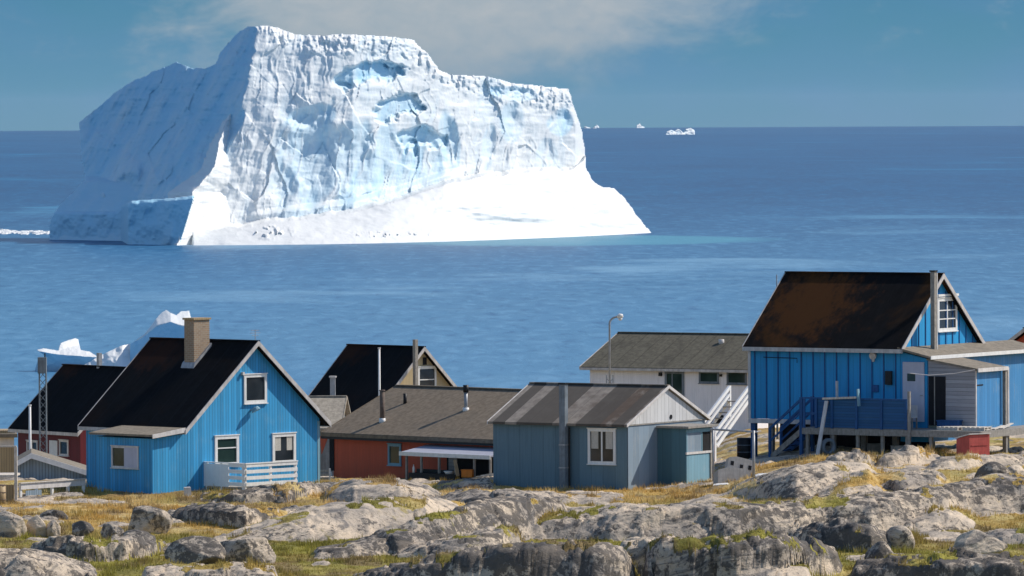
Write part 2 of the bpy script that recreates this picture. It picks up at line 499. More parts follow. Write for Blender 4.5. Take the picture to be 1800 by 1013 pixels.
def water_mat():
    m, N, b = new_mat('sea_water')
    P = N.n('ShaderNodeNewGeometry').outputs['Position']
    w1 = N.noise(N.scale(P, (0.36, 0.075, 1)), 1.0, 5, 0.62, 0.5)
    w2 = N.noise(N.scale(P, (0.035, 0.008, 1)), 1.0, 4, 0.55, 0.3)
    w3 = N.noise(N.scale(P, (0.0045, 0.0013, 1)), 1.0, 4, 0.5, 0.6)
    s1 = N.noise(N.scale(P, (0.010, 0.0062, 1)), 1.0, 5, 0.62, 0.35)
    # wind lanes and calm slicks
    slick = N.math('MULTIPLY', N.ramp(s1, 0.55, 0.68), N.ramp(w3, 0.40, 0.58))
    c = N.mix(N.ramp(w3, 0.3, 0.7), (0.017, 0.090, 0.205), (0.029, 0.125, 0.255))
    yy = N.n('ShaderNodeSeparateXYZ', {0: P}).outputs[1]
    c = N.mix(N.math('MULTIPLY', N.ramp(N.math('ADD', yy, N.math('MULTIPLY', N.math('SUBTRACT', w3, 0.5), 900.0)), 1900.0, 700.0), 0.8), c, (0.066, 0.200, 0.345))  # nearer water lighter: effect of the steeper viewing angle put into the colour
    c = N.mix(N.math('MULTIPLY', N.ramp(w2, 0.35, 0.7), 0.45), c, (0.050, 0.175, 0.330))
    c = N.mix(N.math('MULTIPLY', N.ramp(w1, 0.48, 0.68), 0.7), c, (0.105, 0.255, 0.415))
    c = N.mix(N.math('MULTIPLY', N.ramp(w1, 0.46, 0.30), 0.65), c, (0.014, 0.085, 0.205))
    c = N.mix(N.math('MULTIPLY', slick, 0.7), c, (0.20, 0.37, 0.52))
    c = N.mix(N.ramp(yy, 900.0, 2600.0), c, N.mix(1.0, c, (0.06, 0.50, 0.68), 'MULTIPLY'))  # far water's darkening put into the colour, offsetting haze and sheen
    # ice under the surface round the large berg lends the water a turquoise tint
    d = N.n('ShaderNodeVectorMath', {0: N.n('ShaderNodeVectorMath', {0: P, 1: (14.0, 1545.0, 0.0)}, operation='SUBTRACT').outputs[0], 1: (1 / 44.0, 1 / 60.0, 0.0)}, operation='MULTIPLY').outputs[0]
    dl = N.n('ShaderNodeVectorMath', {0: d}, operation='LENGTH').outputs[1]
    tq = N.math('MULTIPLY', N.ramp(N.math('ADD', dl, N.math('MULTIPLY', N.math('SUBTRACT', w2, 0.5), 0.5)), 1.12, 0.80), 0.75)
    c = N.mix(tq, c, (0.07, 0.27, 0.37))
    setc(N, b, 'Base Color', c)
    b.inputs['Roughness'].default_value = 0.38
    b.inputs['IOR'].default_value = 1.33
    b.inputs['Specular IOR Level'].default_value = 0.12
    hh = N.math('ADD', N.math('MULTIPLY', w1, 1.0), N.math('MULTIPLY', w2, 1.4))
    bump(N, b, hh, 0.35, 0.6)
    return m
M['water'] = water_mat()

def rock_nodes(N, P):
    """gneiss: pale pinkish grey with darker bands, black lichen, light veins -> colour, height"""
    warp = N.n('ShaderNodeVectorMath', {0: P, 1: N.scale(N.n('ShaderNodeTexNoise', {'Vector': P, 'Scale': 0.35, 'Detail': 3.0}).outputs[1], (1.6, 1.6, 1.6))}, operation='ADD').outputs[0]
    s = N.n('ShaderNodeSeparateXYZ', {0: warp})
    tilt = N.n('ShaderNodeCombineXYZ', {0: N.math('MULTIPLY', s.outputs[0], 0.35), 1: N.math('MULTIPLY', s.outputs[1], 0.35), 2: N.math('SUBTRACT', N.math('MULTIPLY', s.outputs[2], 3.2), N.math('MULTIPLY', s.outputs[0], 0.8))}).outputs[0]
    big = N.noise(N.scale(warp, (0.30, 0.5, 0.9)), 1.0, 5, 0.6)
    band = N.noise(tilt, 1.0, 6, 0.65, 0.3)
    fine = N.noise(P, 7.0, 6, 0.72)
    mid = N.noise(warp, 1.9, 6, 0.7)
    c = N.mix(N.ramp(big, 0.36, 0.62), (0.36, 0.31, 0.26), (0.64, 0.52, 0.39))
    c = N.mix(N.math('MULTIPLY', N.ramp(band, 0.50, 0.64), 0.75), c, (0.115, 0.115, 0.12))
    c = N.mix(N.math('MULTIPLY', N.ramp(band, 0.44, 0.34), 0.45), c, (0.58, 0.49, 0.39))
    c = N.mix(N.math('MULTIPLY', N.ramp(fine, 0.46, 0.72), 0.45), c, (0.59, 0.51, 0.42))
    c = N.mix(N.math('MULTIPLY', N.ramp(fine, 0.46, 0.32), 0.55), c, (0.11, 0.11, 0.11))
    cover = N.math('ADD', N.math('MULTIPLY', N.ramp(N.noise(N.scale(P, (0.16, 0.12, 0.6)), 1.0, 3), 0.42, 0.60), 0.5), N.n('ShaderNodeAttribute', attribute_name='lichen').outputs['Fac'])
    lich = N.ramp(N.math('ADD', N.math('ADD', N.math('MULTIPLY', mid, 0.58), N.math('MULTIPLY', fine, 0.42)), N.math('MULTIPLY', cover, 0.12)), 0.565, 0.625)
    c = N.mix(N.math('MULTIPLY', lich, 0.80), c, (0.042, 0.042, 0.045))
    h = N.math('ADD', N.math('MULTIPLY', mid, 1.0), N.math('ADD', N.math('MULTIPLY', fine, 0.4), N.math('MULTIPLY', band, 1.2)))
    return c, h

def rock_mat():
    m, N, b = new_mat('lichened_gneiss')
    P = N.n('ShaderNodeNewGeometry').outputs['Position']
    c, h = rock_nodes(N, P)
    setc(N, b, 'Base Color', c)
    b.inputs['Roughness'].default_value = 0.9
    b.inputs['Specular IOR Level'].default_value = 0.2
    bump(N, b, h, 0.8, 0.12)
    return m
M['rock'] = rock_mat()

def ground_mat():
    m, N, b = new_mat('bedrock_and_turf')
    P = N.n('ShaderNodeNewGeometry').outputs['Position']
    c, h = rock_nodes(N, P)
    g = N.n('ShaderNodeAttribute', attribute_name='grass').outputs['Fac']
    tc_ = N.n('ShaderNodeAttribute', attribute_name='turf').outputs['Color']
    gn = N.noise(P, 3.0, 5, 0.65)
    gm = N.ramp(N.math('ADD', g, N.math('MULTIPLY', N.math('SUBTRACT', gn, 0.5), 0.7)), 0.42, 0.62)
    tcol = N.mix(N.ramp(N.noise(P, 8.0, 4), 0.3, 0.7), N.mix(1.0, tc_, (0.6, 0.55, 0.46), 'MULTIPLY'), tc_)
    setc(N, b, 'Base Color', N.mix(gm, c, tcol))
    b.inputs['Roughness'].default_value = 0.92
    b.inputs['Specular IOR Level'].default_value = 0.15
    bump(N, b, N.math('ADD', h, N.math('MULTIPLY', gm, 0.4)), 0.8, 0.12)
    return m
M['ground'] = ground_mat()

def grass_mat():
    m, N, b = new_mat('grass_blades')
    c = N.n('ShaderNodeAttribute', attribute_name='tint').outputs['Color']
    setc(N, b, 'Base Color', c)
    b.inputs['Roughness'].default_value = 0.8
    b.inputs['Specular IOR Level'].default_value = 0.15
    tr = N.n('ShaderNodeBsdfTranslucent', {'Color': c})
    mx = N.n('ShaderNodeMixShader', {0: 0.35, 1: b.outputs[0], 2: tr.outputs[0]})
    N.nt.links.new(mx.outputs[0], N.nt.nodes['Material Output'].inputs[0])
    return m
M['grass'] = grass_mat()

# ================================================================= SETTING
# ---------------------------------------------------------------- sea (curved like the earth, so that it has a true horizon)
RE = 6371000.0
rr = np.r_[np.linspace(120, 3000, 60), np.geomspace(3100, 30000, 60)]
nt_ = 240
th = np.linspace(0, 2 * np.pi, nt_, endpoint=False)
rg, tg = np.meshgrid(rr, th, indexing='ij')
V = np.c_[(rg * np.sin(tg)).ravel(), (rg * np.cos(tg)).ravel(), (-rg ** 2 / (2 * RE)).ravel()]
i, j = np.meshgrid(np.arange(len(rr) - 1), np.arange(nt_), indexing='ij')
j2 = (j + 1) % nt_
Q = np.c_[(i * nt_ + j).ravel(), ((i + 1) * nt_ + j).ravel(), ((i + 1) * nt_ + j2).ravel(), (i * nt_ + j2).ravel()]
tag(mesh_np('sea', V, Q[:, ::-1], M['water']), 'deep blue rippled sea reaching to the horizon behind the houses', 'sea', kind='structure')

# ---------------------------------------------------------------- bedrock ground
def base_z(X, Y):
    right = sstep(5.5, 12.5, X) * sstep(236, 260, Y)
    left = sstep(-8, -14, X)
    z = 15.0 + 1.15 * right + 0.14 * sstep(-4, -1, X) * sstep(252, 260, Y) * (1 - right)
    fall = np.clip(Y - 276, 0, None)
    z = z - fall * (0.055 - 0.022 * right + 0.02 * left)
    z = z - np.clip(Y - 352, 0, None) * 0.14
    near = np.clip(222 - Y, 0, None)
    z = z - near * 0.02
    return np.maximum(z, -4.0)

def px_to_base(px, py):
    px = np.asarray(px, float); py = np.asarray(py, float)
    Y = 15.0 * FPX / (py - eye(px))
    for _ in range(8):
        X = (px - 900) / FPX * Y
        Y = 0.5 * Y + 0.5 * (CAMZ - base_z(X, Y)) * FPX / (py - eye(px))
    return (px - 900) / FPX * Y, Y

# outcrops of bedrock: photo pixels (x, foot, crest); run = how gently the front face leans, back = how far the top carries on
LEDGES = [
    # beside the houses
    ([(352, 884, 876), (420, 886, 864), (500, 884, 855), (560, 872, 853), (596, 866, 856)], 0.9, 4.0, 0.70),
    ([(575, 884, 866), (620, 890, 853), (700, 892, 855), (750, 888, 866), (775, 884, 878)], 3.0, 4.0, 0.00),
    ([(760, 890, 880), (830, 893, 870), (900, 893, 868), (960, 890, 874), (1000, 888, 880)], 1.2, 4.0),
    ([(770, 862, 852), (815, 862, 845), (860, 862, 850)], 1.0, 3.0),
    ([(1290, 875, 862), (1350, 882, 848), (1400, 882, 838), (1450, 872, 832), (1520, 856, 830), (1540, 852, 842)], 2.1, 4.0),
    ([(1440, 888, 880), (1490, 890, 862), (1525, 886, 855), (1550, 880, 872)], 3.5, 3.0, 0.00),
    ([(1530, 865, 852), (1590, 868, 838), (1640, 862, 840), (1660, 856, 848)], 1.4, 3.0),
    ([(1452, 826, 812), (1475, 828, 798), (1510, 826, 794), (1540, 822, 808)], 0.9, 3.0),
    ([(1540, 822, 806), (1570, 822, 792), (1605, 818, 790), (1640, 812, 800)], 0.9, 3.0),
    ([(1640, 830, 815), (1700, 828, 806), (1760, 822, 804), (1800, 820, 808)], 1.6, 3.0),
    # middle ground
    ([(295, 916, 902), (330, 922, 892), (370, 926, 890), (430, 931, 898), (490, 922, 897), (550, 906, 896)], 0.7, 5.0, 0.70),
    ([(395, 958, 950), (440, 956, 932), (540, 956, 905), (640, 950, 894), (740, 940, 889), (800, 925, 893), (830, 910, 900)], 2.6, 3.0, 0.10),
    ([(555, 986, 972), (640, 982, 952), (700, 980, 935), (760, 975, 914), (800, 968, 898), (850, 960, 887), (930, 952, 880), (985, 940, 888), (1000, 930, 905)], 1.5, 4.0, 0.55),
    ([(905, 952, 932), (960, 951, 914), (1040, 952, 905), (1085, 953, 894), (1150, 952, 892), (1250, 950, 891), (1330, 948, 891), (1400, 944, 888), (1450, 936, 887), (1530, 938, 882), (1620, 930, 875), (1700, 914, 862), (1760, 908, 850), (1840, 906, 852)], 1.15, 5.0, 0.40),
    ([(1380, 962, 944), (1430, 966, 920), (1480, 968, 917), (1530, 970, 932), (1560, 966, 948)], 0.8, 3.0, 0.80),
    ([(1590, 940, 928), (1640, 938, 907), (1680, 936, 910), (1710, 932, 922)], 1.8, 3.0),
    # foreground
    ([(52, 988, 962), (90, 990, 951), (150, 990, 949), (220, 987, 948), (270, 978, 950), (290, 968, 958)], 0.35, 2.5, 0.60),
    ([(700, 984, 972), (760, 986, 958), (820, 986, 945), (880, 984, 930), (910, 975, 940)], 1.2, 3.0),
    ([(-60, 1035, 972), (0, 1035, 974), (50, 1035, 979), (110, 1030, 992), (160, 1025, 1006)], 1.1, 3.0, 0.55),
    ([(620, 1040, 1016), (680, 1045, 1000), (760, 1050, 985), (830, 1050, 968), (900, 1050, 959), (1000, 1050, 951), (1060, 1050, 953), (1095, 1045, 968), (1110, 1040, 990)], 0.45, 4.0, 0.85),
    ([(1085, 1015, 962), (1105, 1018, 947), (1140, 1018, 946), (1160, 1015, 960)], 0.3, 2.0),
    ([(1135, 1040, 962), (1160, 1042, 948), (1220, 1045, 950), (1290, 1042, 945), (1380, 1035, 946), (1430, 1020, 958), (1470, 1010, 975)], 0.5, 3.0, 0.78),
    ([(1500, 1030, 1000), (1560, 1032, 986), (1650, 1034, 978), (1740, 1034, 980), (1840, 1034, 984)], 0.6, 3.0, 0.95),
    ([(1140, 1045, 1004), (1220, 1045, 996), (1330, 1045, 1000), (1420, 1042, 1008)], 1.4, 3.0),
    ([(250, 1040, 1012), (330, 1042, 1002), (420, 1042, 999), (480, 1040, 1006)], 1.2, 3.0),
    ([(1700, 958, 950), (1760, 962, 938), (1840, 962, 936)], 1.2, 3.0),
]

def terrain(X, Y):
    px = 900 + FPX * X / Y
    zb = base_z(X, Y)
    add = np.zeros_like(X); facem = np.zeros_like(X); lean = np.zeros_like(X)
    jit = fbm(X * 0.33, Y * 0.3, 3, 3) * 0.4
    wx, wy = 0.5 * fbm(X * 0.6, Y * 0.6, 35, 3), 0.5 * fbm(X * 0.6 + 9, Y * 0.6, 36, 3)
    v1, t1, e1 = cells(X / 1.9 + wx + 0.12 * Y, Y / 2.6 + wy, 401)
    v2, t2, e2 = cells(X / 0.75 + wx, Y / 0.6 + wy - 0.2 * X, 402)
    jit2 = fbm(X * 2.3, Y * 0.9, 31, 4) * 0.08 + 0.42 * (v1 - 0.5) + 0.10 * (v2 - 0.5) + 0.3 * t1
    hv = 1 + 0.14 * fbm(X * 0.35, Y * 0.2, 5, 3) + 0.06 * fbm(X * 1.9, Y * 0.7, 6, 3)
    lich = np.zeros_like(X); amp = np.ones_like(X)
    for ledge in LEDGES:
        pts, run, back = ledge[:3]
        lv = ledge[3] if len(ledge) > 3 else 0.25
        xs = [p[0] for p in pts]; yf = [p[1] for p in pts]; yc = [p[2] for p in pts]
        Xf, Yf_n = px_to_base(xs, yf)
        hz_n = (np.array(yf) - np.array(yc)) * Yf_n / FPX
        Yf = np.interp(px, xs, Yf_n)
        hz = np.interp(px, xs, hz_n)
        end = sstep(xs[0] - 14, xs[0] + 4, px) * (1 - sstep(xs[-1] - 4, xs[-1] + 14, px))
        if not np.any(end > 0): continue
        hz = hz * end * hv
        D = Y - Yf + jit * np.clip(hz, 0.2, 1.0) + jit2 * (1.0 if run < 2 else 0.4)
        rn = np.clip(run * hz * (0.33 if run < 1.0 else 0.75), 0.10, None)
        tl = 1.2 + 0.6 * run
        up = 0.80 * np.clip(D / rn, 0, 1) ** (0.85 if run < 1.0 else 0.7) + 0.20 * np.sin(np.pi / 2 * np.clip((D - rn * 0.8) / tl, 0, 1))
        dn = 1 - sstep(0, 1, np.clip((D - rn - tl) / back, 0, 1))
        a = hz * up * dn
        win = a > add
        facem = np.where(win, ((D > -0.05) & (D < rn * 1.1) & (hz > 0.12)) * (1.0 if run < 1.0 else 0.5), facem)
        lean = np.where(win, a * (0.36 if run < 1.0 else 0.0) * (0.65 + 1.1 * fbm(X * 0.6, Y * 0.2, 47, 3)), lean)
        lich = np.where(win, lv, lich)
        amp = np.where(win, 1.0 if run < 1.0 else (0.55 if run < 2 else 0.22), amp)
        add = np.maximum(add, a)
    rock = sstep(0.05, 0.18, add)
    n1 = fbm(X * 0.8, Y * 0.6, 11, 5)
    n2 = fbm(X * 3.1, Y * 2.6, 21, 4)
    # joints and strata running up to the right
    st = fbm(X * 0.5 - Y * 0.9, X * 0.12 + Y * 0.1, 45, 4)
    stp = (st * 6 - np.floor(st * 6)); stp = np.minimum(stp, (1 - stp) * 6)
    st_h = 0.24 + 0.10 * fbm(X * 0.25, Y * 0.2, 44, 2)
    q = add / st_h + 1.1 * n1 + 0.35 * X * 0.3
    fl = np.floor(q); fr = q - fl
    terr = (fl + sstep(0.6, 0.9, fr) - q) * st_h
    joint = np.maximum(1 - sstep(0.0, 0.07, e1), 0.5 * (1 - sstep(0.0, 0.10, e2))) * sstep(0.08, 0.25, add)
    z = zb + add + rock * (0.06 * n1 + 0.02 * n2 + amp * (0.60 * terr + 0.34 * t1 + 0.14 * t2 + 0.10 * (v1 - 0.5)) - (0.3 + 0.7 * amp) * 0.15 * joint) + (1 - rock) * (0.10 * n1 + 0.03 * n2)
    pat = fbm(X * 0.33, Y * 0.22, 51, 4)
    rocky = sstep(0.19, 0.34, pat)                       # bare patches in the turf
    z = z + rocky * (1 - rock) * (0.05 + 0.12 * np.maximum(n1, 0) + 0.05 * np.clip(stp, 0, 1))
    topg = (1 - sstep(-0.27, -0.19, fbm(X * 0.8, Y * 0.45, 61, 4))) * rock * 0.85
    g = np.clip((1 - rock) * (1 - 0.9 * rocky) + topg, 0, 1)
    g = g * (1 - facem)
    return z, g, add, lean, lich

def grid(name, xs, ys):
    Xg, Yg = np.meshgrid(xs, ys, indexing='ij')
    return Xg, Yg

def turf_colour(X, Y):
    gold = np.array([0.56, 0.37, 0.12]); straw = np.array([0.68, 0.53, 0.27]); green = np.array([0.33, 0.30, 0.065]); moss = np.array([0.20, 0.185, 0.045])
    py = eye(900.0) + (CAMZ - base_z(X, Y)) * FPX / Y
    n = fbm(X * 0.35, Y * 0.25, 71, 4)
    n2 = fbm(X * 1.1, Y * 0.9, 81, 4)
    gr = np.clip(sstep(890, 965, py) * 0.85 + 0.9 * n + 0.12, 0, 1)[..., None]
    s = sstep(-0.3, 0.4, n2)[..., None]
    c = (gold * (1 - s) + straw * s) * (1 - gr) + (moss * (1 - s) + green * s) * gr
    dirt = sstep(0.12, 0.35, fbm(X * 0.8, Y * 0.5, 85, 4))[..., None] * 0.7
    c = c * (1 - dirt) + np.array([0.24, 0.17, 0.10]) * dirt
    return c

def make_ground():
    xs = np.linspace(-25, 25, 740)
    ys = np.r_[np.arange(206, 214, 0.3), np.arange(214, 274, 0.085), np.arange(274, 300, 0.35)]
    xo = np.r_[-np.geomspace(120, 25.5, 26), xs, np.geomspace(25.5, 120, 26)]
    yo = np.r_[np.linspace(120, 205, 30), ys, np.geomspace(301, 560, 70)]
    Xg, Yg = np.meshgrid(xo, yo, indexing='ij')
    z, g, add, lean, lich = terrain(Xg, Yg)
    sl = np.abs(np.gradient(z, axis=1) / np.gradient(Yg, axis=1))
    g = g * (1 - sstep(0.7, 1.3, sl))
    z = z - 6.0 * sstep(30, 110, np.abs(Xg)) * 0.4
    col = turf_colour(Xg, Yg)
    V = np.c_[Xg.ravel(), (Yg - lean).ravel(), z.ravel()]
    n0, n1 = Xg.shape
    i, j = np.meshgrid(np.arange(n0 - 1), np.arange(n1 - 1), indexing='ij')
    Q = np.c_[(i * n1 + j).ravel(), ((i + 1) * n1 + j).ravel(), ((i + 1) * n1 + j + 1).ravel(), (i * n1 + j + 1).ravel()]
    o = mesh_np('ground', V, Q, M['ground'], None, {'grass': g.ravel(), 'turf': col.reshape(-1, 3), 'lichen': lich.ravel()})
    return tag(o, 'pale ice-worn bedrock ledges with dry turf in the hollows', 'ground', kind='structure')
make_ground()

def gz(X, Y):
    return float(terrain(np.array([[float(X)]]), np.array([[float(Y)]]))[0][0, 0])

def make_grass():
    n = 300000
    X = RNG.uniform(-23, 23, n); Y = RNG.uniform(212, 273, n)
    z, g, add, lean, lich = terrain(X, Y)
    cl = fbm(X * 1.3, Y * 1.0, 91, 3)
    keep = (g > 0.5) & (RNG.random(n) < 0.30 + 0.9 * np.clip(cl, 0, 1))
    slope = (terrain(X, Y + 0.12)[0] - terrain(X, Y - 0.12)[0]) / 0.24
    keep &= np.abs(slope) < 0.9
    hw = np.abs(X) < 900 * Y / FPX * 1.08
    keep &= hw
    X, Y, z, cl, lean = X[keep], Y[keep], z[keep], cl[keep], lean[keep]
    col = turf_colour(X, Y)
    Y = Y - lean
    k = 2
    X = np.repeat(X, k) + RNG.normal(0, 0.05, len(X) * k); Y = np.repeat(Y, k) + RNG.normal(0, 0.05, len(z) * k)
    z = np.repeat(z, k); cl = np.repeat(cl, k); col = np.repeat(col, k, axis=0)
    m = len(X)
    hgt = RNG.uniform(0.05, 0.15, m) * (0.8 + 2.2 * np.clip(cl, -0.2, 1))
    wid = RNG.uniform(0.010, 0.022, m)
    a = RNG.uniform(0, 2 * np.pi, m); la = RNG.uniform(0, 2 * np.pi, m); ln = RNG.uniform(0.1, 0.6, m) * hgt
    dx, dy = np.cos(a) * wid, np.sin(a) * wid
    p0 = np.c_[X - dx, Y - dy, z - 0.02]; p1 = np.c_[X + dx, Y + dy, z - 0.02]
    p2 = np.c_[X + np.cos(la) * ln, Y + np.sin(la) * ln, z + hgt]
    V = np.stack([p0, p1, p2], 1).reshape(-1, 3)
    tone = RNG.uniform(0.65, 1.25, m)[:, None]
    c = np.clip(col * tone, 0, 1)
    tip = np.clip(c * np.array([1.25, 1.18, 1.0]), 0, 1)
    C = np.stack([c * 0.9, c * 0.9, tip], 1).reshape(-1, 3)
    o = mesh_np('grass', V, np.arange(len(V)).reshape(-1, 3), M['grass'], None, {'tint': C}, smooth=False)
    tag(o, 'short golden and green grass growing between the rocks', 'grass', kind='stuff')
make_grass()

# ---------------------------------------------------------------- icebergs
def inside_poly(px, py, poly):
    c = np.zeros(px.shape, bool)
    n = len(poly); j = n - 1
    for i in range(n):
        xi, yi = poly[i]; xj, yj = poly[j]
        if yi != yj:
            c ^= ((yi > py) != (yj > py)) & (px < (xj - xi) * (py - yi) / (yj - yi) + xi)
        j = i
    return c

def berg(name, poly, depth, step, thick, mat, label, jag=2.0, seed=0, Yref=1500.0):
    """a whole iceberg: front surface depth(px, py) -> (Y, blue), closed by a rounded back"""
    xs0, ys0 = min(p[0] for p in poly), min(p[1] for p in poly)
    xs1, ys1 = max(p[0] for p in poly), max(p[1] for p in poly)
    xs = np.arange(xs0 - 3 * step, xs1 + 3 * step, step); ys = np.arange(ys0 - 3 * step, ys1 + 3 * step, step)
    PX, PY = np.meshgrid(xs, ys, indexing='ij')
    jx = PX + jag * fbm(PX / 9, PY / 9, 100 + seed, 3); jy = PY + jag * fbm(PX / 8 + 40, PY / 8, 120 + seed, 3)
    ins = inside_poly(jx, jy, poly)
    Yf, blue = depth(PX, PY)
    # distance from the outline in cells
    d = np.zeros(ins.shape); cur = ins.copy()
    for it in range(90):
        d += cur
        nx = cur.copy()
        nx[1:] &= cur[:-1]; nx[:-1] &= cur[1:]
        if it % 2:
            nx[:, 1:] &= cur[:, :-1]; nx[:, :-1] &= cur[:, 1:]
        else:
            nx[1:, 1:] &= cur[:-1, :-1]; nx[:-1, :-1] &= cur[1:, 1:]
            nx[:, 1:] &= cur[:, :-1]; nx[:, :-1] &= cur[:, 1:]
        cur = nx
        if not cur.any(): break
    dm = d * step / FPX * Yref
    ridx = np.clip(dm / 1.2, 0, 1)
    mpp = Yref / FPX
    Yf = Yf + 2.5 * mpp * 8 * (1 - np.sqrt(ridx)) * 0.5
    Yb = Yf + 0.3 + thick * (1 - np.exp(-dm / (thick * 0.35)))
    dx = (PX - 900) / FPX; dyv = -(PY - 506.5) / FPX
    D = np.stack([F_[k] + R_[k] * dx + U_[k] * dyv for k in range(3)], -1)
    def pos(Y):
        return np.array(CAM) + D * (Y / D[..., 1])[..., None]
    vi = ins
    idx = -np.ones(ins.shape, int); idx[vi] = np.arange(vi.sum())
    nf = int(vi.sum())
    Vf, Vb = pos(Yf)[vi], pos(Yb)[vi]
    cell = vi[:-1, :-1] & vi[1:, :-1] & vi[1:, 1:] & vi[:-1, 1:]
    a, b_, c, e_ = idx[:-1, :-1][cell], idx[1:, :-1][cell], idx[1:, 1:][cell], idx[:-1, 1:][cell]
    Qf = np.c_[a, e_, c, b_]; Qb = np.c_[a, b_, c, e_] + nf
    # rim: edges used once
    E = np.concatenate([Qf[:, [0, 1]], Qf[:, [1, 2]], Qf[:, [2, 3]], Qf[:, [3, 0]]])
    key = np.sort(E, 1); key = key[:, 0].astype(np.int64) * (nf + 1) + key[:, 1]
    u, first, cnt = np.unique(key, return_index=True, return_counts=True)
    B = E[first[cnt == 1]]
    Qr = np.c_[B[:, 1], B[:, 0], B[:, 0] + nf, B[:, 1] + nf]
    used = np.zeros(2 * nf, bool)
    Q = np.concatenate([Qf, Qb, Qr]); used[Q.ravel()] = True
    remap = np.cumsum(used) - 1
    V = np.concatenate([Vf, Vb])[used]
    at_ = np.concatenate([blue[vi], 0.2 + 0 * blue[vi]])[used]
    o = mesh_np(name, V, remap[Q], mat, None, {'blue': at_})
    return tag(o, label, 'iceberg', 'icebergs afloat on the sea')

MAIN = [(86, 436), (86, 400), (90, 382), (100, 365), (120, 345), (140, 326), (149, 316), (147, 300), (143, 280), (140, 240), (138, 215), (150, 204), (170, 190), (200, 163), (235, 140), (255, 133), (270, 124), (290, 118), (311, 107), (325, 115), (340, 120), (360, 120), (378, 112), (388, 90), (400, 75), (420, 55), (435, 47), (463, 44), (488, 48), (500, 53), (520, 60), (560, 62), (600, 60), (650, 62), (700, 65), (728, 70), (735, 80), (752, 92), (760, 105), (772, 122), (790, 130), (850, 133), (880, 139), (900, 146), (940, 149), (1001, 156), (1006, 180), (1016, 205), (1023, 225), (1028, 260), (1031, 295), (1045, 320), (1060, 329), (1080, 330), (1100, 350), (1120, 378), (1143, 406), (1150, 420), (1000, 436), (860, 440)]
MAIN = MAIN[:-1] + [(700, 440), (300, 442)]

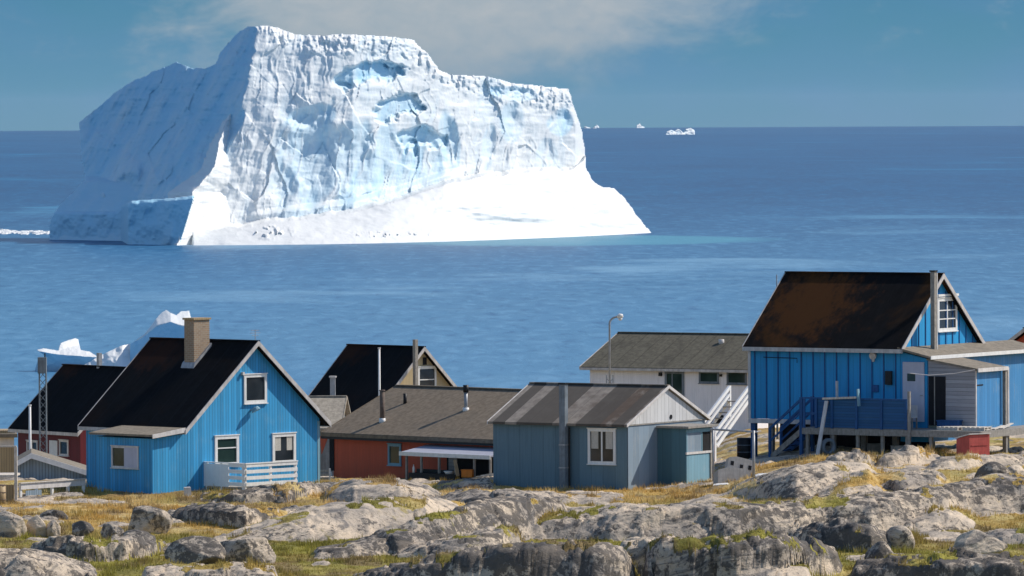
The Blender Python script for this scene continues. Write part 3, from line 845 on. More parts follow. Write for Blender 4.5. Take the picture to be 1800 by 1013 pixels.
def main_depth(x, y):
    hgt = (430 - y) / 8.0
    def ip(v, pts):
        return np.interp(v, [p[0] for p in pts], [p[1] for p in pts])
    E = ip(y, [(40, 463), (91, 461), (136, 447), (177, 437), (218, 432), (250, 415), (330, 380), (440, 360)])
    E = E + 3.0 * fbm(x / 30, y / 9, 201, 3)
    flute = fbm(x / 20 + 0.015 * y, y / 120, 202, 4, 0.5)
    flute2 = fbm(x / 7 + 0.01 * y, y / 45, 203, 3, 0.5)
    lump = fbm(x / 60, y / 55, 204, 3)
    rib = np.clip(1 - np.abs(fbm(x / 15 + 0.012 * y + 1.2 * fbm(x / 50, y / 40, 231, 2), y / 170, 232, 2)) * 7, 0, 1) * (0.5 + 0.5 * fbm(x / 40, y / 40, 233, 2))
    rough = fbm(x / 7, y / 7, 205, 4)
    # shaded west face
    diag = fbm((x + 0.55 * y) / 22, (y - 0.4 * x) / 120, 206, 5, 0.6)
    c3, f3, g3 = cells((x + 0.5 * y) / 40 + 0.2 * lump, (y - 0.4 * x) / 85, 603)
    L = 1.1 * f3 + 0.15 * (c3 - 0.5) + 1537 + 0.35 * hgt + 1.9 * (E - x) / 8 + 2.0 * diag + 1.6 * lump + 0.2 * rough
    L = L - 5.0 * sstep(0.1, 0.5, fbm(x / 45, y / 70, 230, 3)) * sstep(250, 330, y)
    # sunlit face: fluted cliff with scooped hollows
    c1, f1, g1 = cells(x / 62 + 0.25 * lump, y / 105 - 0.15 * x / 62 + 0.2 * lump, 601)
    c2, f2_, g2 = cells(x / 24 + 0.3 * lump, y / 52 + 0.1 * x / 24, 602)
    facet = 1.8 * f1 + 0.15 * (c1 - 0.5) + 0.3 * f2_
    Rr = facet + 1537 + 0.45 * hgt + (0.55 * (x - E) + 0.70 * np.maximum(0, x - 620)) / 8 - 0.45 * rib + 0.6 * flute + 0.07 * flute2 + 1.0 * lump + 0.06 * rough + 0.6 * np.maximum(0, x - 1012)
    capl = ip(x, [(460, 60), (560, 95), (700, 98), (740, 120), (800, 160), (900, 185), (1000, 195), (1040, 200)])
    cap = 1 - sstep(-14, 14, y - capl + 14 * fbm(x / 14, y / 20, 207, 3))
    Rr = Rr + cap * (0.6 * rough + 0.6 * flute2)
    blue = np.zeros_like(x)
    def scoop(cx, cy, rx, ry, dep, rot=0.0, tint=0.6, sharp=0.35):
        nonlocal Rr, blue
        dx, dy = x - cx, y - cy
        c, s = math.cos(rot), math.sin(rot)
        u = (dx * c + dy * s) / rx; v = (-dx * s + dy * c) / ry
        big = tint < 0.7
        r = np.sqrt(u * u + v * v) + (0.22 if big else 0.30) * fbm(x / (26 if big else 16), y / (40 if big else 16), int(cx) % 97 + 300, 3)
        if big: sharp = 0.75
        # sharp upper lip, open foot
        f = (1 - sstep(1 - sharp, 1.0, r)) * (1 - 0.75 * sstep(-0.7, 1.0, v))
        f2 = 1 - sstep(0.75, 1.05, r)
        if not big:
            ri = np.sqrt((u * 1.15) ** 2 + (v - 0.95) ** 2) + 0.25 * fbm(x / 12, y / 12, int(cx) % 89 + 500, 3)
            cres = sstep(0.55, 0.95, ri)
            f = (1 - sstep(0.8, 1.0, r)) * cres; f2 = f2 * cres
        Rr = Rr + (0.45 if big else 0.42) * dep * f
        blue = np.maximum(blue, tint * f2)
    scoop(645, 136, 66, 26, 6, -0.16, 0.75); scoop(604, 150, 20, 8, 3, 0.3, 0.72); scoop(690, 120, 24, 10, 3, 0.5, 0.72)
    scoop(702, 194, 46, 30, 6, -0.30, 0.75); scoop(738, 246, 44, 26, 5, 0.12, 0.75); scoop(722, 262, 14, 18, 3, 0.2, 0.72)
    scoop(545, 285, 62, 95, 7, 0.0, 0.55); scoop(625, 295, 45, 95, 6, 0.0, 0.55); scoop(685, 290, 40, 80, 5, 0.1, 0.5)
    scoop(545, 210, 50, 26, 5, -0.3, 0.6); scoop(740, 300, 40, 65, 4, 0.1, 0.45); scoop(790, 250, 18, 60, 4, -0.15, 0.6)
    scoop(500, 330, 30, 40, 4, 0.0, 0.35)
    scoop(905, 165, 45, 14, 3.5, 0.1, 0.5); scoop(985, 215, 26, 26, 3.5, 0.3, 0.6); scoop(900, 215, 22, 40, 3, 0, 0.4); scoop(960, 270, 20, 35, 3, 0, 0.35); scoop(860, 260, 14, 45, 2.5, 0.1, 0.3)
    wedge = np.maximum(L, Rr)
    right = Rr >= L
    blue = np.where(right, np.clip(blue * 0.58 + 0.14 * sstep(0.0, 0.5, flute) + 0.15 - 0.30 * rib, 0, 1), 0.70 + 0.42 * diag + 0.15 * (c3 - 0.5))  # left flank's blue ice also has its shade put into the colour
    blue = blue * np.where(right, 1.0, 1.0)
    # ledge band at the foot of the cliff
    B = ip(x, [(380, 405), (480, 390), (600, 376), (700, 352), (780, 325), (850, 309), (1000, 299), (1025, 285), (1045, 250), (1060, 240)])
    band = (1 - sstep(14, 26, B - y)) * sstep(430, 520, x) * (1 - sstep(760, 840, x)) * right
    wedge = wedge - 3.0 * band * (1 - flute * 0.0)
    blue = np.maximum(blue, 0.42 * band)
    # spur: bright ridge running down to the left
    xc = ip(y, [(185, 414), (191, 411), (215, 398), (245, 387), (290, 377), (313, 363), (338, 338), (350, 340), (390, 324), (430, 312), (445, 308)])
    xc = xc + 3 * fbm(x / 20, y / 8, 208, 3)
    Yc = 1511 + 1.5 * hgt
    sp = Yc + np.where(x > xc, 2.3 * (x - xc) / 8, 6.0 * (xc - x) / 8) + 0.8 * flute + 1.0 * lump + 0.25 * flute2 + 300.0 * sstep(196, 182, y)
    # snow apron on the right
    Wl = 430 - 22 * (np.clip(x - 280, 0, None) / 865.0) ** 2.2
    Yw = 30.0 * FPX / (Wl - eye(x))
    ap = Yw + ip(x, [(400, 3.3), (600, 2.8), (780, 1.7), (1150, 1.4)]) * (Wl - y) / 8 + 1.6 * fbm(x / 70, y / 24, 209, 4) + 0.05 * rough
    # a drift lip curving across the apron
    lip = ip(x, [(700, 372), (800, 382), (870, 400), (985, 406), (1000, 404)])
    ap = ap + 3.2 * np.exp(-((y - lip + 3 * fbm(x / 40, y / 40, 243, 2)) / 15.0) ** 2) * sstep(690, 900, x) * (1 - sstep(925, 1000, x))
    ap = ap - 2.2 * sstep(0.15, 0.5, fbm(x / 9, y / 6, 240, 3)) * np.exp(-((x - 468) / 34.0) ** 2 - ((y - 408) / 9.0) ** 2)
    ap = ap - 1.2 * sstep(0.2, 0.5, fbm(x / 7, y / 4, 241, 3)) * np.exp(-((x - 680) / 75.0) ** 2 - ((y - 412) / 4.0) ** 2)
    ap = ap + np.maximum(0, B - y + 4 * fbm(x / 25, y / 25, 210, 3)) / 8 * 24 + 400 * sstep(340, 300, x)
    # apron below the shaded face
    la = 1545 + (350 - x) * 1.2 / 8 + 1.05 * hgt + np.maximum(0, 320 + 2 * fbm(x / 25, y / 25, 211, 3) - y) / 8 * 7 + 0.8 * fbm(x / 60, y / 20, 212, 3)
    la = la + 400 * sstep(360, 390, x)
    # nose block at the waterline
    ytop = ip(x, [(205, 372), (216, 362), (232, 353), (300, 349), (340, 344), (345, 343)])
    no = 1510 + 0.2 * hgt + np.abs(338 - x) * 1.15 / 8 + 1.0 * flute + 1.3 * fbm(x / 20, y / 20, 213, 4) + np.maximum(0, ytop + 5 - y) / 8 * 3 + 500 * sstep(ytop, ytop - 3, y) + 40 * sstep(226, 212, x + 0.0 * y) + 400 * sstep(341, 346, x + (y - 345) * 0.30)
    parts = np.stack([wedge, sp, ap, la, no])
    k = np.argmin(parts, 0)
    Y = np.min(parts, 0)
    blue = np.where(k == 0, blue, np.where(k == 1, 0.02 + 0.08 * sstep(0.1, 0.6, flute), np.where(k == 2, 0.0, np.where(k == 3, 0.72, 0.95 + 0.3 * flute))))  # left apron and nose: shade put into the bluer ice colour
    return Y, blue

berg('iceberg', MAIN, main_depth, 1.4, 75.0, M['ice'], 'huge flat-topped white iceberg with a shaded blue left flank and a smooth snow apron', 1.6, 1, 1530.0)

def small_a(x, y):
    rough = 0.35 * fbm(x / 10, y / 9, 401, 3)
    top = np.interp(x, [60, 75, 105, 170], [618, 619, 624, 628]) + 2 * rough
    Y = 784 + 0.25 * np.maximum(0, y - top) / 15 - 0.35 * (x - 60) / 15 + 0.25 * rough + 4.0 * np.maximum(0, top - y) / 15
    blk = np.where((x > 103) & (x < 143), 784.5 + 0.9 * (625 - y) / 15 + 0.9 * (x - 105) / 15 + 0.3 * rough + 60 * sstep(622, 626, y), 900)
    blue = np.where(y > top, 0.9 - 0.3 * sstep(630, 650, y), 0.0)  # shade below the rim put into the colour as bluer ice
    return np.minimum(Y, blk), np.where(blk < Y, 0.0, blue)
berg('iceberg', [(60, 656), (62, 646), (66, 634), (80, 627), (70, 620), (64, 615), (76, 612), (90, 614), (102, 616), (106, 603), (113, 600), (132, 594), (138, 597), (142, 615), (158, 618), (172, 627), (180, 640), (180, 656)],
     small_a, 0.7, 7.0, M['ice_s'], 'small low iceberg with a white block on its flat top, behind the lattice mast', 0.4, 2, 784.0)

def small_b(x, y):
    rough = 0.4 * fbm(x / 9, y / 9, 411, 3)
    lump = fbm(x / 22, y / 18, 412, 3)
    top = np.interp(x, [115, 175, 235, 270, 335], [640, 626, 604, 576, 574])
    lit = 776 + 1.1 * (x - 215) / 15 * (x > 215) + 0.5 * (215 - x) / 15 * (x <= 215) + 1.6 * (650 - y) / 15 + 0.5 * rough + 0.8 * lump
    sh = 779 - 0.8 * (x - 230) / 15 + 0.2 * (650 - y) / 15 + 0.5 * rough + 4.0 * np.maximum(0, np.interp(x, [230, 250, 275, 300, 320, 340], [600, 590, 572, 566, 572, 575]) - y) / 15
    Y = np.where(x < 228, lit, sh)
    blue = np.where(x < 228, 0.05, np.where(y > np.interp(x, [230, 250, 275, 300, 320, 340], [604, 594, 574, 566, 574, 575]), 0.8, 0.0))  # face's shade put into the colour as blue; lit facet and tips white
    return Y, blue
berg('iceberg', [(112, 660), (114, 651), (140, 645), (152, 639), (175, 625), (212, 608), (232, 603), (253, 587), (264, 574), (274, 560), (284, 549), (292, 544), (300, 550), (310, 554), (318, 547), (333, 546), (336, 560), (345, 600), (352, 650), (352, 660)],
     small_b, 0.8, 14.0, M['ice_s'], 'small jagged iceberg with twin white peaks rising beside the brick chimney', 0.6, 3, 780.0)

def far_depth(Y0, kx, cx, sc):
    def f(x, y):
        r = fbm(x / 5, y / 4, int(cx), 4)
        return Y0 + (x - cx) * kx * sc + 3 * sc * r + 0.4 * (240 - y) * sc, np.full(x.shape, 0.25) + 0.3 * r
    return f
berg('iceberg', [(1168, 239), (1172, 231), (1180, 228), (1186, 230), (1192, 226), (1197, 229), (1201, 233), (1205, 227), (1214, 225), (1221, 229), (1222, 239)],
     far_depth(8750.0, 1.0, 1197, 0.73), 0.6, 20.0, M['ice'], 'low pale iceberg just below the horizon, right of the huge iceberg', 0.8, 4, 8750.0)
berg('iceberg', [(1118, 227), (1119, 220), (1122, 219), (1125, 216), (1127, 221), (1133, 223), (1134, 227)],
     far_depth(16500.0, 1.0, 1126, 1.3), 0.5, 40.0, M['ice'], 'tiny pointed iceberg on the horizon, with one dark and one pale side', 0.4, 5, 16500.0)
berg('iceberg', [(1026, 228), (1027, 222), (1036, 224), (1040, 226), (1043, 224), (1049, 219), (1053, 222), (1054, 228)],
     far_depth(16500.0, 1.0, 1042, 1.3), 0.5, 40.0, M['ice'], 'tiny white iceberg on the horizon touching the edge of the huge iceberg', 0.4, 6, 16500.0)

# brash ice drifting left of the huge iceberg
bv, bf = [], []
for k in range(420):
    px = RNG.uniform(-70, 96); py = 408 + RNG.normal(0, 1.5) + 0.02 * (px - 20)
    p = on_z(px, py, -0.15)
    w_, d_, h_ = RNG.uniform(0.25, 1.5), RNG.uniform(0.6, 3.0), RNG.uniform(0.02, 0.14)
    a_ = RNG.uniform(0, 6.28); n_ = 6; b0 = len(bv)
    rr_ = RNG.uniform(0.6, 1.1, n_)
    for i_ in range(n_):
        t_ = 2 * math.pi * i_ / n_ + a_
        bv.append((p.x + w_ * rr_[i_] * math.cos(t_), p.y + d_ * rr_[i_] * math.sin(t_), -0.4))
    for i_ in range(n_):
        t_ = 2 * math.pi * i_ / n_ + a_
        bv.append((p.x + 0.8 * w_ * rr_[i_] * math.cos(t_), p.y + 0.8 * d_ * rr_[i_] * math.sin(t_), -0.12 + h_ * RNG.uniform(0.6, 1.2)))
    for i_ in range(n_):
        j_ = (i_ + 1) % n_
        bf.append((b0 + i_, b0 + j_, b0 + n_ + j_, b0 + n_ + i_))
    bf.append(tuple(b0 + n_ + i_ for i_ in range(n_)))
mbb = MB(); mbb.v, mbb.f = bv, bf
tag(mbb.build('brash_ice', M['ice_s']), 'pale streak of broken ice floating left of the huge iceberg', 'brash ice', kind='stuff')

# ================================================================= BUILDINGS
def window(fr, ax, off, rect, parent, fw=0.09, mv=(), mh=(), mat='white', glass='glass', curtain=False, panel=None, sill=True):
    """frame as the part, pane (and curtain) as its children; rect in photo pixels on the wall plane"""
    x0, y0, x1, y1 = rect
    ot = 1 - ax
    a = fr.hit(ax, off, x0, y1); b = fr.hit(ax, off, x1, y0); c = fr.hit(ax, off, x0, y0); d = fr.hit(ax, off, x1, y1)
    s0, s1 = sorted(((a[ot] + c[ot]) / 2, (b[ot] + d[ot]) / 2))
    z0, z1 = (a.z + d.z) / 2, (b.z + c.z) / 2
    def bx(mb, sa, sb, za, zb, o0, o1):
        if ax == 1: mb.box(sa, sb, off - o1, off - o0, za, zb)
        else: mb.box(off - o1, off - o0, sa, sb, za, zb)
    f = MB()
    bx(f, s0, s0 + fw, z0, z1, -0.02, 0.05); bx(f, s1 - fw, s1, z0, z1, -0.02, 0.05)
    bx(f, s0 + fw, s1 - fw, z0, z0 + fw, -0.02, 0.048); bx(f, s0 + fw, s1 - fw, z1 - fw, z1, -0.02, 0.048)
    if sill: bx(f, s0 - 0.03, s1 + 0.03, z0 - 0.035, z0 - 0.001, -0.02, 0.09)
    if sill: bx(f, s0 - 0.03, s1 + 0.03, z1 + 0.001, z1 + 0.035, -0.02, 0.075)
    wi, hi = s1 - s0 - 2 * fw, z1 - z0 - 2 * fw
    flip = (ax == 0)
    for t in mv:
        t = 1 - t if flip else t
        q = s0 + fw + wi * t
        bx(f, q - 0.03, q + 0.03, z0 + fw, z1 - fw, -0.02, 0.040)
    for t in mh:
        q = z0 + fw + hi * t
        bx(f, s0 + fw, s1 - fw, q - 0.022, q + 0.022, -0.02, 0.036)
    w = f.build('window', M[mat], parent)
    p = MB(); bx(p, s0 + fw * 0.9, s1 - fw * 0.9, z0 + fw * 0.9, z1 - fw * 0.9, -0.015, 0.006)
    p.build('pane', M[glass], w)
    if curtain:
        for (ta, tb) in ((0.04, 0.34), (0.66, 0.96)):
            cmb = MB(); bx(cmb, s0 + fw + wi * ta, s0 + fw + wi * tb, z0 + fw + hi * 0.42, z1 - fw, 0.006, 0.014)
            cmb.build('curtain', M['curtain'], w)
    if panel:
        ta, tb = (1 - panel[1], 1 - panel[0]) if flip else panel
        cmb = MB(); bx(cmb, s0 + fw + wi * ta, s0 + fw + wi * tb, z0 + fw * 0.5, z1 - fw * 0.5, 0.006, 0.052)
        cmb.build('shutter', M['lav'], w)
    return w

def gable_shell(root, Wd, L, zr, tan, z0, wall, roof, ox=0.35, oy=(0.25, 0.05), th=0.12, trim='barge', bw=0.17, back_trim=True, fascia=True):
    """closed walls with two gables, a pitched roof slab, bargeboards, eaves boards"""
    h = Wd / 2
    zu = lambda x: zr - abs(x - h) * tan - th * math.sqrt(1 + tan * tan)
    w = MB().prism([(0, z0), (Wd, z0), (Wd, zu(Wd) - 0.004), (h, zu(h) - 0.004), (0, zu(0) - 0.004)], 1, 0, L).build('wall', M[wall], root)
    zt = lambda x: zr - abs(x - h) * tan
    tt = th * math.sqrt(1 + tan * tan)
    xa, xb = -ox, Wd + ox
    rf = MB().prism([(xa, zt(xa)), (h, zr), (xb, zt(xb)), (xb, zt(xb) - tt), (h, zr - tt), (xa, zt(xa) - tt)], 1, -oy[0], L + oy[1]).build('roof', M[roof], root)
    MB().beam((h, -oy[0] - 0.004, zr + 0.012), (h, L + oy[1] + 0.004, zr + 0.012), 0.22, 0.05).build('ridge_cap', M[roof], rf)
    bt = bw * math.sqrt(1 + tan * tan)
    ys = [(-oy[0] - 0.035, -oy[0] - 0.003)]
    if back_trim: ys.append((L + oy[1] + 0.003, L + oy[1] + 0.035))
    for y0, y1 in ys:
        for sx in (0, 1):
            pa, pb = (xa - 0.01, h - 0.002) if sx == 0 else (h + 0.002, xb + 0.01)
            MB().prism([(pa, zt(pa) + 0.02), (pb, zt(pb) + 0.02), (pb, zt(pb) + 0.02 - bt), (pa, zt(pa) + 0.02 - bt)], 1, y0, y1).build('bargeboard', M[trim], root)
    if fascia:
        for sx in (0, 1):
            x0 = xa - 0.03 if sx == 0 else xb + 0.003
            MB().box(x0, x0 + 0.027, -oy[0], L + oy[1], zt(xa) - tt - 0.03, zt(xa) - 0.03).build('eaves_board', M[trim], root)
    return w, rf, zt, zu

def pipe(parent, name, x, y, z0, z1, r, mat, n=12):
    return MB().tube([(x, y, z0), (x, y, z1)], r, n).build(name, M[mat], parent, True)

# ---------------------------------------------------------------- A: bright blue house on the left
aA = R(46.6)
pA = at(330, 860, 267.0); locA = Vector((pA.x, pA.y, 15.0))
fA = Frame(locA, aA)
A = thing('wooden_house', 'bright blue boarded house with steep black roof, brick chimney and white deck rail', 'house', locA, aA, 'wooden houses')
WA, LA, zrA, tA = 7.3, 5.8, 5.82, 0.836
wA, rA, ztA, zuA = gable_shell(A, WA, LA, zrA, tA, -0.7, 'blue_a', 'roof_black', 0.37, (0.27, 0.05), 0.11, 'barge', 0.15)
# lean-to against the long wall
lx, ly = -1.85, 3.2
zl0, zl1 = 2.28, ztA(-0.37) + 0.06
sl = (zl1 - zl0) / (lx + 0.2)
MB().prism([(lx, -0.7), (-0.003, -0.7), (-0.003, zl1 - 0.2), (lx, zl0 - 0.12)], 1, 0.003, ly).build('lean_to', M['blue_a'], A)
MB().prism([(lx - 0.25, zl0 - 0.03), (-0.38, zl1 - 0.06), (-0.38, zl1 - 0.0), (-0.3, zl1 + 0.02), (lx - 0.25, zl0 + 0.05)], 1, -0.24, ly + 0.2).build('lean_to_roof', M['roof_tan'], A)
MB().prism([(lx - 0.28, zl0 - 0.09), (-0.36, zl1 - 0.16), (-0.36, zl1 + 0.03), (lx - 0.28, zl0 + 0.06)], 1, -0.275, -0.243).build('bargeboard', M['offwhite'], A)
window(fA, 0, lx, (197, 785, 244, 823), A, 0.07, (), (), 'offwhite', 'glass_g', panel=(0.48, 1.02))
MB().box(lx - 0.03, lx - 0.004, 0.006, 0.09, -0.7, zl0 - 0.15).build('corner_board', M['blue_a'], A)
window(fA, 1, 0.0, (377, 766, 419, 819), A, 0.13, (), (0.62,), 'white', 'glass_g')
window(fA, 1, 0.0, (478, 762, 519, 815), A, 0.13, (), (), 'white', 'glass', curtain=True)
window(fA, 1, 0.0, (428, 658, 468, 709), A, 0.12, (), (), 'white', 'glass')
MB().box(WA - 0.12, WA + 0.015, -0.02, -0.003, -0.7, zuA(WA) - 0.1).build('corner_board', M['paleblue'], A)
# chimney
ch = fA.hit(1, 2.15, 341, 612)
cx0, cy0 = ch.x, 2.15
zb_ = ztA(cx0) - 0.25
c = MB().box(cx0, cx0 + 0.86, cy0, cy0 + 0.55, ztA(cx0) - 0.3, 6.64).build('chimney', M['brick'], A)
MB().box(cx0 - 0.05, cx0 + 0.91, cy0 - 0.05, cy0 + 0.6, 6.645, 6.72).build('chimney_cap', M['tan'], c)
MB().prism([(cx0 - 0.12, ztA(cx0 - .12) + 0.01), (cx0 + 0.9, ztA(cx0 + .9) + 0.01), (cx0 + 0.9, ztA(cx0 + .9) + 0.14), (cx0 - 0.04, ztA(cx0 - .04) + 0.14)], 1, cy0 - 0.09, cy0 + 0.64).build('flashing', M['galv'], c)
# aerial at the gable top, wall lamp, cable bracket
an = MB().tube([(WA / 2, -0.1, zrA), (WA / 2, -0.1, zrA + 0.45)], 0.015, 6)
for k, l in ((0.42, 0.22), (0.32, 0.28), (0.22, 0.18)):
    an.tube([(WA / 2 - l, -0.1, zrA + k), (WA / 2 + l, -0.1, zrA + k)], 0.010, 5)
an.build('aerial', M['galv'], A)
q = fA.hit(1, 0, 441, 722)
MB().tube([(q.x, -0.005, q.z + .02), (q.x + 0.02, -0.20, q.z + 0.12)], [0.05, 0.03], 8).tube([(q.x + .02, -0.2, q.z + .12), (q.x + .05, -0.26, q.z + .0)], [0.14, 0.2], 12).build('wall_lamp', M['paleblue'], A)
q = fA.hit(1, 0, 425, 657)
MB().box(q.x - 0.05, q.x + 0.05, -0.12, -0.004, q.z - 0.06, q.z + 0.06).build('junction_box', M['offwhite'], A)
# railed deck in front of the gable
dx0, dx1, dy0 = 0.9, 3.75, -2.3
zr0, zr1 = 0.22, 1.10
dk = MB().box(dx0 + 0.02, dx1 - 0.02, dy0 + 0.02, -0.01, 0.14, 0.22)
dk.build('deck_floor', M['timber'], A)
rl = MB()
for k in range(4):
    zc = zr0 + 0.05 + k * 0.245
    rl.box(dx0 + 0.03, dx1, dy0 - 0.03, dy0, zc, zc + 0.14)
rl.box(dx0 - 0.02, dx1 + 0.02, dy0 - 0.05, dy0 + 0.06, zr1 + 0.03, zr1 + 0.07)
for xx in (dx0 + 0.04, (dx0 + dx1) / 2, dx1 - 0.05):
    rl.box(xx - 0.045, xx + 0.045, dy0 + 0.002, dy0 + 0.09, -0.5, zr1 + 0.03)
rl.build('railing', M['white'], A)
rs = MB()
rs.box(dx0 - 0.03, dx0, dy0 + 0.9, -0.01, zr0, zr1)
for k in range(4):
    zc = zr0 + 0.05 + k * 0.245
    rs.box(dx0 - 0.031, dx0 - 0.001, dy0 + 0.0, dy0 + 0.899, zc, zc + 0.14)
rs.box(dx0 - 0.05, dx0 + 0.06, dy0 + 0.062, -0.01, zr1 + 0.03, zr1 + 0.07)
for yy in (-0.12, -0.95, dy0 + 0.15):
    rs.box(dx0 + 0.002, dx0 + 0.09, yy - 0.04, yy + 0.04, -0.5, zr1 + 0.03)
for k in range(4):
    zc = zr0 + 0.10 + k * 0.245
    rs.box(dx0 - 0.036, dx0 - 0.03, -0.16, -0.06, zc - 0.05, zc + 0.06)
rs.build('railing', M['bright'], A)

# ---------------------------------------------------------------- H: dark red house at the far left
aH = R(38)
pH = at(141, 772, 306.0); locH = Vector((pH.x, pH.y, 12.6))
fH = Frame(locH, aH)
H = thing('wooden_house', 'dark red house with steep black roof behind the lattice mast', 'house', locH, aH, 'wooden houses')
gable_shell(H, 5.4, 5.0, 5.75, 0.92, -0.6, 'darkred', 'roof_black', 0.35, (0.3, 0.25), 0.11, 'barge', 0.15)
window(fH, 0, 0.0, (48, 775, 67, 797), H, 0.07, (0.5,), (), 'offwhite')
window(fH, 0, 0.0, (105, 774, 121, 801), H, 0.08, (), (), 'offwhite')
q0, q1 = fH.hit(0, 0, 102, 812), fH.hit(0, 0, 88, 774)
d = MB().box(-0.05, -0.004, q0.y, q1.y, 0.1, q1.z).build('door', M['white'], H)
MB().box(-0.09, -0.052, q0.y + 0.1, q0.y + 0.14, 1.0, 1.12).build('handle', M['galv'], d)
q = fH.hit(0, 2.7, 175, 655)
MB().box(2.6, 2.78, q.y - 0.09, q.y + 0.09, 5.3, 6.36).build('chimney', M['galv'], H)

# ---------------------------------------------------------------- I: ribbed grey shed
pI = at(30, 870, 284.0); aI = R(4)
locI = Vector((pI.x, pI.y, 13.0)); fI = Frame(locI, aI)
I = thing('metal_shed', 'grey ribbed shed with white roof edge behind the white fence', 'shed', locI, aI)
zI = lambda py: fI.hit(1, 0, 55, py).z
xa = fI.hit(1, 0, 55, 800).x
zpk = zI(797); zle = zI(811); zre = fI.hit(1, 0, 143, 824).z
xr = fI.hit(1, 0, 172, 830).x
zrr = zpk - (zpk - zre) * (xr - xa) / (fI.hit(1, 0, 143, 824).x - xa)
MB().prism([(0, -0.5), (xr, -0.5), (xr, zrr - 0.12), (xa, zpk - 0.12), (0, zle - 0.12)], 1, 0, 4.0).build('wall', M['shedgrey'], I)
sL = (zpk - zle) / xa; sR = (zpk - zrr) / (xr - xa)
MB().prism([(-0.2, zle - 0.2 * sL), (xa, zpk), (xr + 0.15, zrr - 0.15 * sR), (xr + 0.15, zrr - 0.15 * sR - 0.1), (xa, zpk - 0.1), (-0.2, zle - 0.2 * sL - 0.1)], 1, -0.3, 4.2).build('roof', M['roof_tan'], I)
MB().prism([(-0.22, zle - 0.2 * sL + 0.02), (xa, zpk + 0.02), (xr + 0.15, zrr - 0.15 * sR + 0.02), (xr + 0.15, zrr - 0.15 * sR - 0.2), (xa, zpk - 0.2), (-0.22, zle - 0.2 * sL - 0.2)], 1, -0.34, -0.303).build('bargeboard', M['white'], I)

# ---------------------------------------------------------------- G: low red-brown house in the centre
aG = R(46)
pG = at(905, 850, 273.2); locG = Vector((pG.x, pG.y, 14.75))
fG = Frame(locG, aG)
G = thing('wooden_house', 'low red-brown house with wide beige roof, three stovepipes and an awning', 'house', locG, aG, 'wooden houses')
tG, WG, LG = 0.405, 8.1, 10.35
zrG = 3.72
wG, rG, ztG, zuG = gable_shell(G, WG, LG, zrG, tG, -0.8, 'redbrown', 'roof_beige', 0.35, (0.3, 0.35), 0.13, 'roof_beige', 0.12)
MB().box(-0.36 - 0.03, -0.36 - 0.004, -0.3, LG + 0.35, ztG(-.35) - 0.26, ztG(-.35) - 0.16).build('gutter', M['black'], G)
window(fG, 0, 0.0, (683, 781, 706, 818), G, 0.09, (), (), 'paleblue', 'glass_g')
def on_roof(fr, zt, px, py):
    """local point where the view meets the front roof slope"""
    best = None
    for k in range(400):
        x = -0.35 + k * 0.011
        p = fr.hit(0, x, px, py)
        e_ = abs(p.z - zt(x))
        if best is None or e_ < best[0]: best = (e_, x, p.y, p.z)
    return best[1:]
x, y, z = on_roof(fG, ztG, 672, 741)
s = pipe(G, 'stovepipe', x, y, z - 0.1, z + 1.25, 0.10, 'rustpipe'); pipe(s, 'collar', x, y, z - 0.1, z + 0.13, 0.135, 'white'); pipe(s, 'cap', x, y, z + 1.251, z + 1.29, 0.13, 'rustpipe')
x, y, z = on_roof(fG, ztG, 712, 709)
s = pipe(G, 'vent_pipe', x, y, z - 0.1, z + 0.40, 0.075, 'black')
x, y, z = on_roof(fG, ztG, 819, 721)
s = pipe(G, 'stovepipe', x, y, z - 0.1, z + 0.72, 0.075, 'galv'); pipe(s, 'cowl', x, y, z + 0.721, z + 1.02, 0.115, 'black'); pipe(s, 'collar', x, y, z - 0.1, z + 0.1, 0.13, 'white')
# dark recess and pale panel at the left end of the long wall
q0, q1 = fG.hit(0, 0, 580, 850), fG.hit(0, 0, 553, 765)
rc = MB().box(-0.02, -0.005, q0.y, LG - 0.05, 0.35, 1.85).build('doorway', M['dark'], G)
q2 = fG.hit(0, 0, 577, 770)
MB().prism([(q0.y + 0.05, 1.75), (q0.y + 0.55, 1.75), (q0.y + 0.45, 1.0)], 0, -0.035, -0.022).build('curtain', M['redbrown'], rc)
MB().box(-0.09, -0.006, q0.y - 0.02, LG, 0.12, 0.30).build('threshold', M['offwhite'], G)
# plinth
MB().box(-0.05, -0.006, 0.1, q0.y - 0.1, -0.5, 0.08).build('plinth', M['timber'], G)
# awning on posts
qa, qb = fG.hit(0, -1.5, 706, 786), fG.hit(0, -1.5, 900, 796)
ya, yb = qa.y, -0.2
MB().prism([(-0.01, 1.60), (-1.6, 1.36), (-1.6, 1.30), (-0.01, 1.54)], 1, yb, ya).build('awning', M['awning'], G)
MB().box(-1.64, -1.602, yb, ya + 0.02, 1.22, 1.38).build('awning_fascia', M['white'], G)
for px in (715, 741, 772, 801, 834, 862):
    q = fG.hit(0, -1.55, px, 810)
    MB().box(-1.59, -1.51, q.y - 0.04, q.y + 0.04, -0.4, 1.30).build('awning_post', M['timber'], G)
q0, q1 = fG.hit(0, 0, 868, 830), fG.hit(0, 0, 786, 830)
MB().box(-0.02, -0.004, q0.y, q1.y, -0.2, 1.52).build('doorway', M['dark'], G)
q0, q1 = fG.hit(0, 0, 801, 830), fG.hit(0, 0, 790, 830)
MB().box(-0.05, -0.021, q0.y, q1.y, 0, 1.45).build('door', M['greyplank'], G)

def on_g(px, py, Y, dz=0.0):
    p = at(px, py, Y)
    return p
# things under the awning
def gpt(xl, px, py):
    q = fG.hit(0, xl, px, py)
    return fG.loc + fG.m @ q
